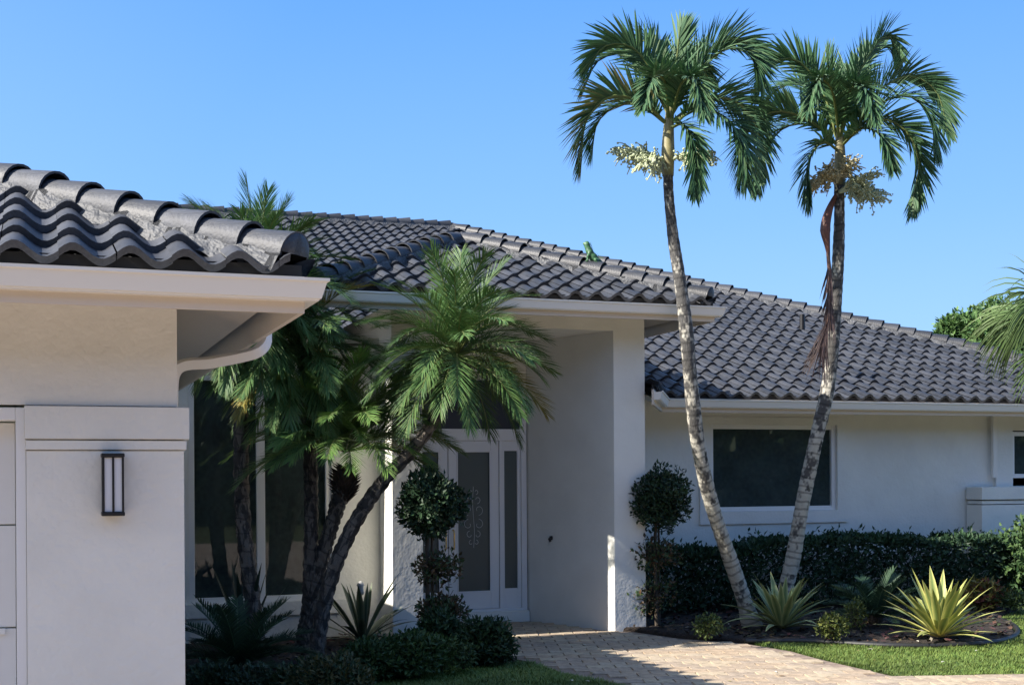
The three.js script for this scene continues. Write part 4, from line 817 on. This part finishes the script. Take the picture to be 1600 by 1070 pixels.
{ // the far side of the street, behind the viewpoint: a belt of trees seen only in the window panes
  const r = rng(331), c = Array.from({ length: 84 }, (_, i) => [V(-62 + i * 1.7 + r() * 2, .5 + (i % 4) * 3 + r() * 2, 26 + r() * 9), 2.6 + 2 * r()]), picks = c.map(([b, k], i) => ballPick(b, k * 1.3, k * 1.2, k, .5, 333 + i));
  mesh('far_woodland', leafCloud({ seed: 332, n: 70000, size: 1.0, aspect: .6, c0: [.02, .045, .015], c1: [.06, .10, .035], pick: (q) => picks[Math.floor(q() * picks.length)](q) }), M.leaf, null, { kind: 'stuff', label: 'belt of green trees across the street mirrored in the windows', category: 'trees' });
}
// ---- grass
{
  const r = rng(301), mb = new MB();
  for (let i = 0; i < 7; i++) { const a = r() * 6.28, l = .035 + .03 * r(), d = V(Math.cos(a) * .5, 1, Math.sin(a) * .5); const k = 1.3 + .8 * r(); blade(mb, V((r() - .5) * .03, -.005, (r() - .5) * .03), d, V(Math.cos(a), .3, Math.sin(a)), l, .006, .5, [.05 * k, .085 * k, .016 * k], [.11 * k, .155 * k, .035 * k], 2, .1); }
  const tuft = mb.geo();
  const zones = [[[[8.0, -13.85], ...edgePx.slice(0, 9), [17, -15.8], [17, -10.45], [9.4, -10.5], [8.02, -10.82], [8.02, -12.2], [8.1, -12.9]], 46000], [[[1.0, -11.5], [2.2, -12.15], [3.2, -12.7], [4.3, -13.2], [4.98, -13.2], [5.0, -12.4], [5.33, -11.05], [3.6, -9.7], [1.2, -9.7]], 26000]];
  const mats = [], cols = [], m4 = new THREE.Matrix4(), q = new THREE.Quaternion(), e = new THREE.Euler();
  for (const [pts, n] of zones) {
    const xs = pts.map((p) => p[0]), zs = pts.map((p) => p[1]), x0 = Math.min(...xs), x1 = Math.max(...xs), z0 = Math.min(...zs), z1 = Math.max(...zs);
    for (let i = 0; i < n; i++) { const x = x0 + r() * (x1 - x0), z = z0 + r() * (z1 - z0); if (!inside(pts, x, z)) continue; const s = .75 + .7 * r() * (.6 + .8 * n1(x * 2 + 40, z * 2 + 40, 256)); mats.push(m4.clone().compose(V(x, -.01, z), q.clone().setFromEuler(e.set((r() - .5) * .3, r() * 6.28, (r() - .5) * .3)), V(s, s, s))); const k = .75 + .5 * n2(x * 1.5 + 60, z * 1.5 + 60, 256) + .2 * (r() - .5); cols.push([k * (1 + .3 * (r() - .5)), k, k]); }
  }
  const im = new THREE.InstancedMesh(tuft, M.leaf, mats.length); mats.forEach((m, i) => { im.setMatrixAt(i, m); im.setColorAt(i, L(...cols[i])); });
  im.name = 'lawn_grass'; im.userData = { kind: 'stuff', label: 'short green lawn grass beside the paved path', category: 'grass' }; im.castShadow = im.receiveShadow = true; scene.add(im);
}
// ---- trees beyond
{
  const D = 34, t = thing('broadleaf_tree', 'green broadleaf tree top showing above the roof at far right', 'tree'), c = [[1484, 518, 16], [1503, 522, 24], [1530, 512, 28], [1560, 496, 24], [1572, 512, 34], [1585, 520, 40], [1540, 540, 45], [1600, 560, 60], [1640, 530, 70], [1560, 590, 70]];
  const r = rng(311), balls = c.map(([x, y, s]) => [at(x, y, { D: D + (r() - .5) * 1.5 }), s * D / FOC]), picks = balls.map(([b, s], i) => ballPick(b, s * 1.1, s, s, .7, 313 + i));
  mesh('crown', leafCloud({ seed: 312, n: 15000, size: .15, aspect: .5, c0: [.045, .10, .03], c1: [.12, .21, .06], pick: (q) => picks[Math.floor(q() * picks.length)](q) }), M.leaf, t);
  const base = at(1590, 700, { D }); base.y = 0; const gs = [taper([base, base.clone().add(V(.1, 2.5, 0)), balls[3][0]], [.28, .2, .09], 16, 8)];
  for (const [b, s] of balls) gs.push(taper([base.clone().add(V(.1, 2.6, 0)), base.clone().lerp(b, .65).add(V(0, .8, 0)), b, b.clone().add(V((r() - .5) * s, s * .9, 0))], [.14, .08, .04, .015], 12, 6));
  mesh('trunk', merge(gs), M.bark, t);
}
{ // palm mostly outside the frame, its drooping fan leaves reaching in
  const D = 14.6, t = thing('fan_palm', 'palm with drooping olive leaf strands entering at the right edge', 'palm tree'), r = rng(321), hub = at(1706, 530, { D }), base = hub.clone(); base.y = 0; base.x += .3;
  mesh('trunk', taper([base, base.clone().lerp(hub, .5).add(V(.1, 0, 0)), hub], [.2, .17, .16], 40, 12, (u, a) => 1 + .05 * Math.sin(u * 120 + a * 3)), palmBark, t);
  for (let k = 0; k < 9; k++) {
    const a = k / 9 * 6.28 + .4, face = k === 0, e = face ? at(1648, 566, { D: D - .3 }) : hub.clone().add(V(Math.cos(a) * .6, .45 - .1 * (k % 3), Math.sin(a) * .6)), mb = new MB();
    const out = e.clone().sub(hub).normalize();
    for (let i = 0; i < 60; i++) { const f = (i / 59 - .5) * 3.6, d = out.clone().applyAxisAngle(V(0, 0, 1), f * .75).add(V(0, .1, (r() - .5) * .5)).normalize(); blade(mb, e, d, V(0, .3, 1),   .62 + .3 * r(), .026, 1.5 + .9 * r(), mulC([.06, .12, .04], .7 + .6 * r()), mulC([.13, .19, .065], .7 + .6 * r()), 6); }
    const st = taper([hub, hub.clone().lerp(e, .6).add(V(0, .1, 0)), e], [.022, .016, .012], 10, 6).toNonIndexed(), col = new Float32Array(st.attributes.position.count * 3).map((_, i) => [.15, .16, .06][i % 3]); st.setAttribute('color', new THREE.BufferAttribute(col, 3));
    mesh('frond', mergeGeometries([mb.geo(), st]), M.leaf, t);
  }
}
// ---- iguana on the portico hip
{
  let best = null; for (let k = 0; k < 400; k++) { const s = k / 400, p = V(pX1 - .06 - s * (pH - .06), pY + .05 + s * (pH - .06) * TAN, pZ - .06 - s * (pH - .06)), q = project(p); if (!best || Math.abs(q[0] - 925) < best[0]) best = [Math.abs(q[0] - 925), p]; }
  const b = best[1].clone().add(V(0, .20, 0)), hip = V(-1, TAN, -1).normalize(), S = .30; // local frame: f = up the hip (towards photo left), u = up
  const f = V(-RGT.x, 0, -RGT.z).addScaledVector(UP, .2).normalize(), side = V(0, 0, 0).crossVectors(UP, f).normalize();
  const P = (a, h, s = 0) => b.clone().addScaledVector(f, a).addScaledVector(UP, h).addScaledVector(side, s);
  const bones = [ // a, b, radius a, radius b
    [P(-.10, -.02), P(-.02, .03), .035, .048], [P(-.02, .03), P(.035, .11), .048, .038], [P(.035, .11), P(.055, .165), .036, .026], [P(.055, .165), P(.062, .195), .028, .027], [P(.062, .195), P(.105, .19), .026, .012], [P(.075, .165), P(.06, .12), .018, .012],
    [P(.02, .09, .03), P(.05, .03, .05), .016, .011], [P(.05, .03, .05), P(.06, -.04, .045), .011, .009], [P(.06, -.04, .045), P(.09, -.045, .055), .009, .005],
    [P(.02, .09, -.03), P(.05, .03, -.05), .016, .011], [P(.05, .03, -.05), P(.06, -.04, -.045), .011, .009], [P(.06, -.04, -.045), P(.09, -.045, -.055), .009, .005],
    [P(-.08, -.01, .03), P(-.05, -.01, .075), .022, .014], [P(-.05, -.01, .075), P(-.09, -.06, .08), .013, .009], [P(-.08, -.01, -.03), P(-.05, -.01, -.075), .022, .014], [P(-.05, -.01, -.075), P(-.09, -.06, -.08), .013, .009],
    [P(-.10, -.02), P(-.2, -.075), .03, .02], [P(-.2, -.075), P(-.36, -.17), .02, .011], [P(-.36, -.17), P(-.52, -.255), .011, .005],
  ];
  const N = 84, mc = new MarchingCubes(N, M.leaf, false, false, 60000), ctr = P(-.2, -.02), half = .36, q = V(0, 0, 0), d1 = V(0, 0, 0);
  const segD = (p, [a, c, ra, rb]) => { d1.subVectors(c, a); const t = Math.max(0, Math.min(1, q.subVectors(p, a).dot(d1) / d1.lengthSq())); return q.copy(a).addScaledVector(d1, t).distanceTo(p) - (ra + (rb - ra) * t); };
  const pt = V(0, 0, 0);
  for (let z = 0; z < N; z++) for (let y = 0; y < N; y++) for (let x = 0; x < N; x++) { pt.set(ctr.x + (x / N * 2 - 1) * half, ctr.y + (y / N * 2 - 1) * half, ctr.z + (z / N * 2 - 1) * half); let acc = 0; const k = 90; for (const bn of bones) acc += Math.exp(-k * segD(pt, bn)); mc.field[x + y * N + z * N * N] = Math.log(acc) / k; }
  mc.isolation = 0; mc.update();
  const g = new THREE.BufferGeometry(), cnt = mc.count, pos = mc.positionArray.slice(0, cnt * 3), nor = mc.normalArray.slice(0, cnt * 3), col = new Float32Array(cnt * 3), r = rng(5);
  for (let i = 0; i < cnt; i++) { for (let k = 0; k < 3; k++) pos[3 * i + k] = pos[3 * i + k] * half + [ctr.x, ctr.y, ctr.z][k]; const band = Math.sin(pos[3 * i + 1] * 120) > .6 ? .6 : 1, c = mulC([.05, .14, .06], band * (.8 + .4 * n1(pos[3 * i] * 60 + 900, pos[3 * i + 1] * 60, 256))); col.set(c, 3 * i); }
  g.setAttribute('position', new THREE.BufferAttribute(pos, 3)); g.setAttribute('normal', new THREE.BufferAttribute(nor, 3)); g.setAttribute('color', new THREE.BufferAttribute(col, 3));
  const t = thing('iguana', 'small green iguana with raised head on the portico hip tiles', 'iguana', V(0, 0, 0));
  mesh('body', g, std({ color: L(1, 1, 1), vertexColors: true, roughness: .5 }), t);
  const cr = new MB(); for (let i = 0; i < 14; i++) { const t0 = i / 13, p = t0 < .5 ? P(-.14 + .24 * t0, .035 + .1 * t0) : P(-.02 + .08 * (t0 - .5), .09 + .22 * (t0 - .5)), w = .006; cr.tri(p.clone().addScaledVector(f, w), p.clone().addScaledVector(f, -w), p.clone().add(V(0, .03, 0)).addScaledVector(f, -.012), [.09, .2, .06]); }
  mesh('crest', cr.geo(), M.dry, t);
  const ey = []; for (const s of [-1, 1]) { const e = P(.075, .205, s * .019); ey.push(new THREE.SphereGeometry(.0065, 8, 6).translate(e.x, e.y, e.z)); }
  ey.forEach((e2) => mesh('eye', e2, M.black, t));
}
renderer.render(scene, camera);
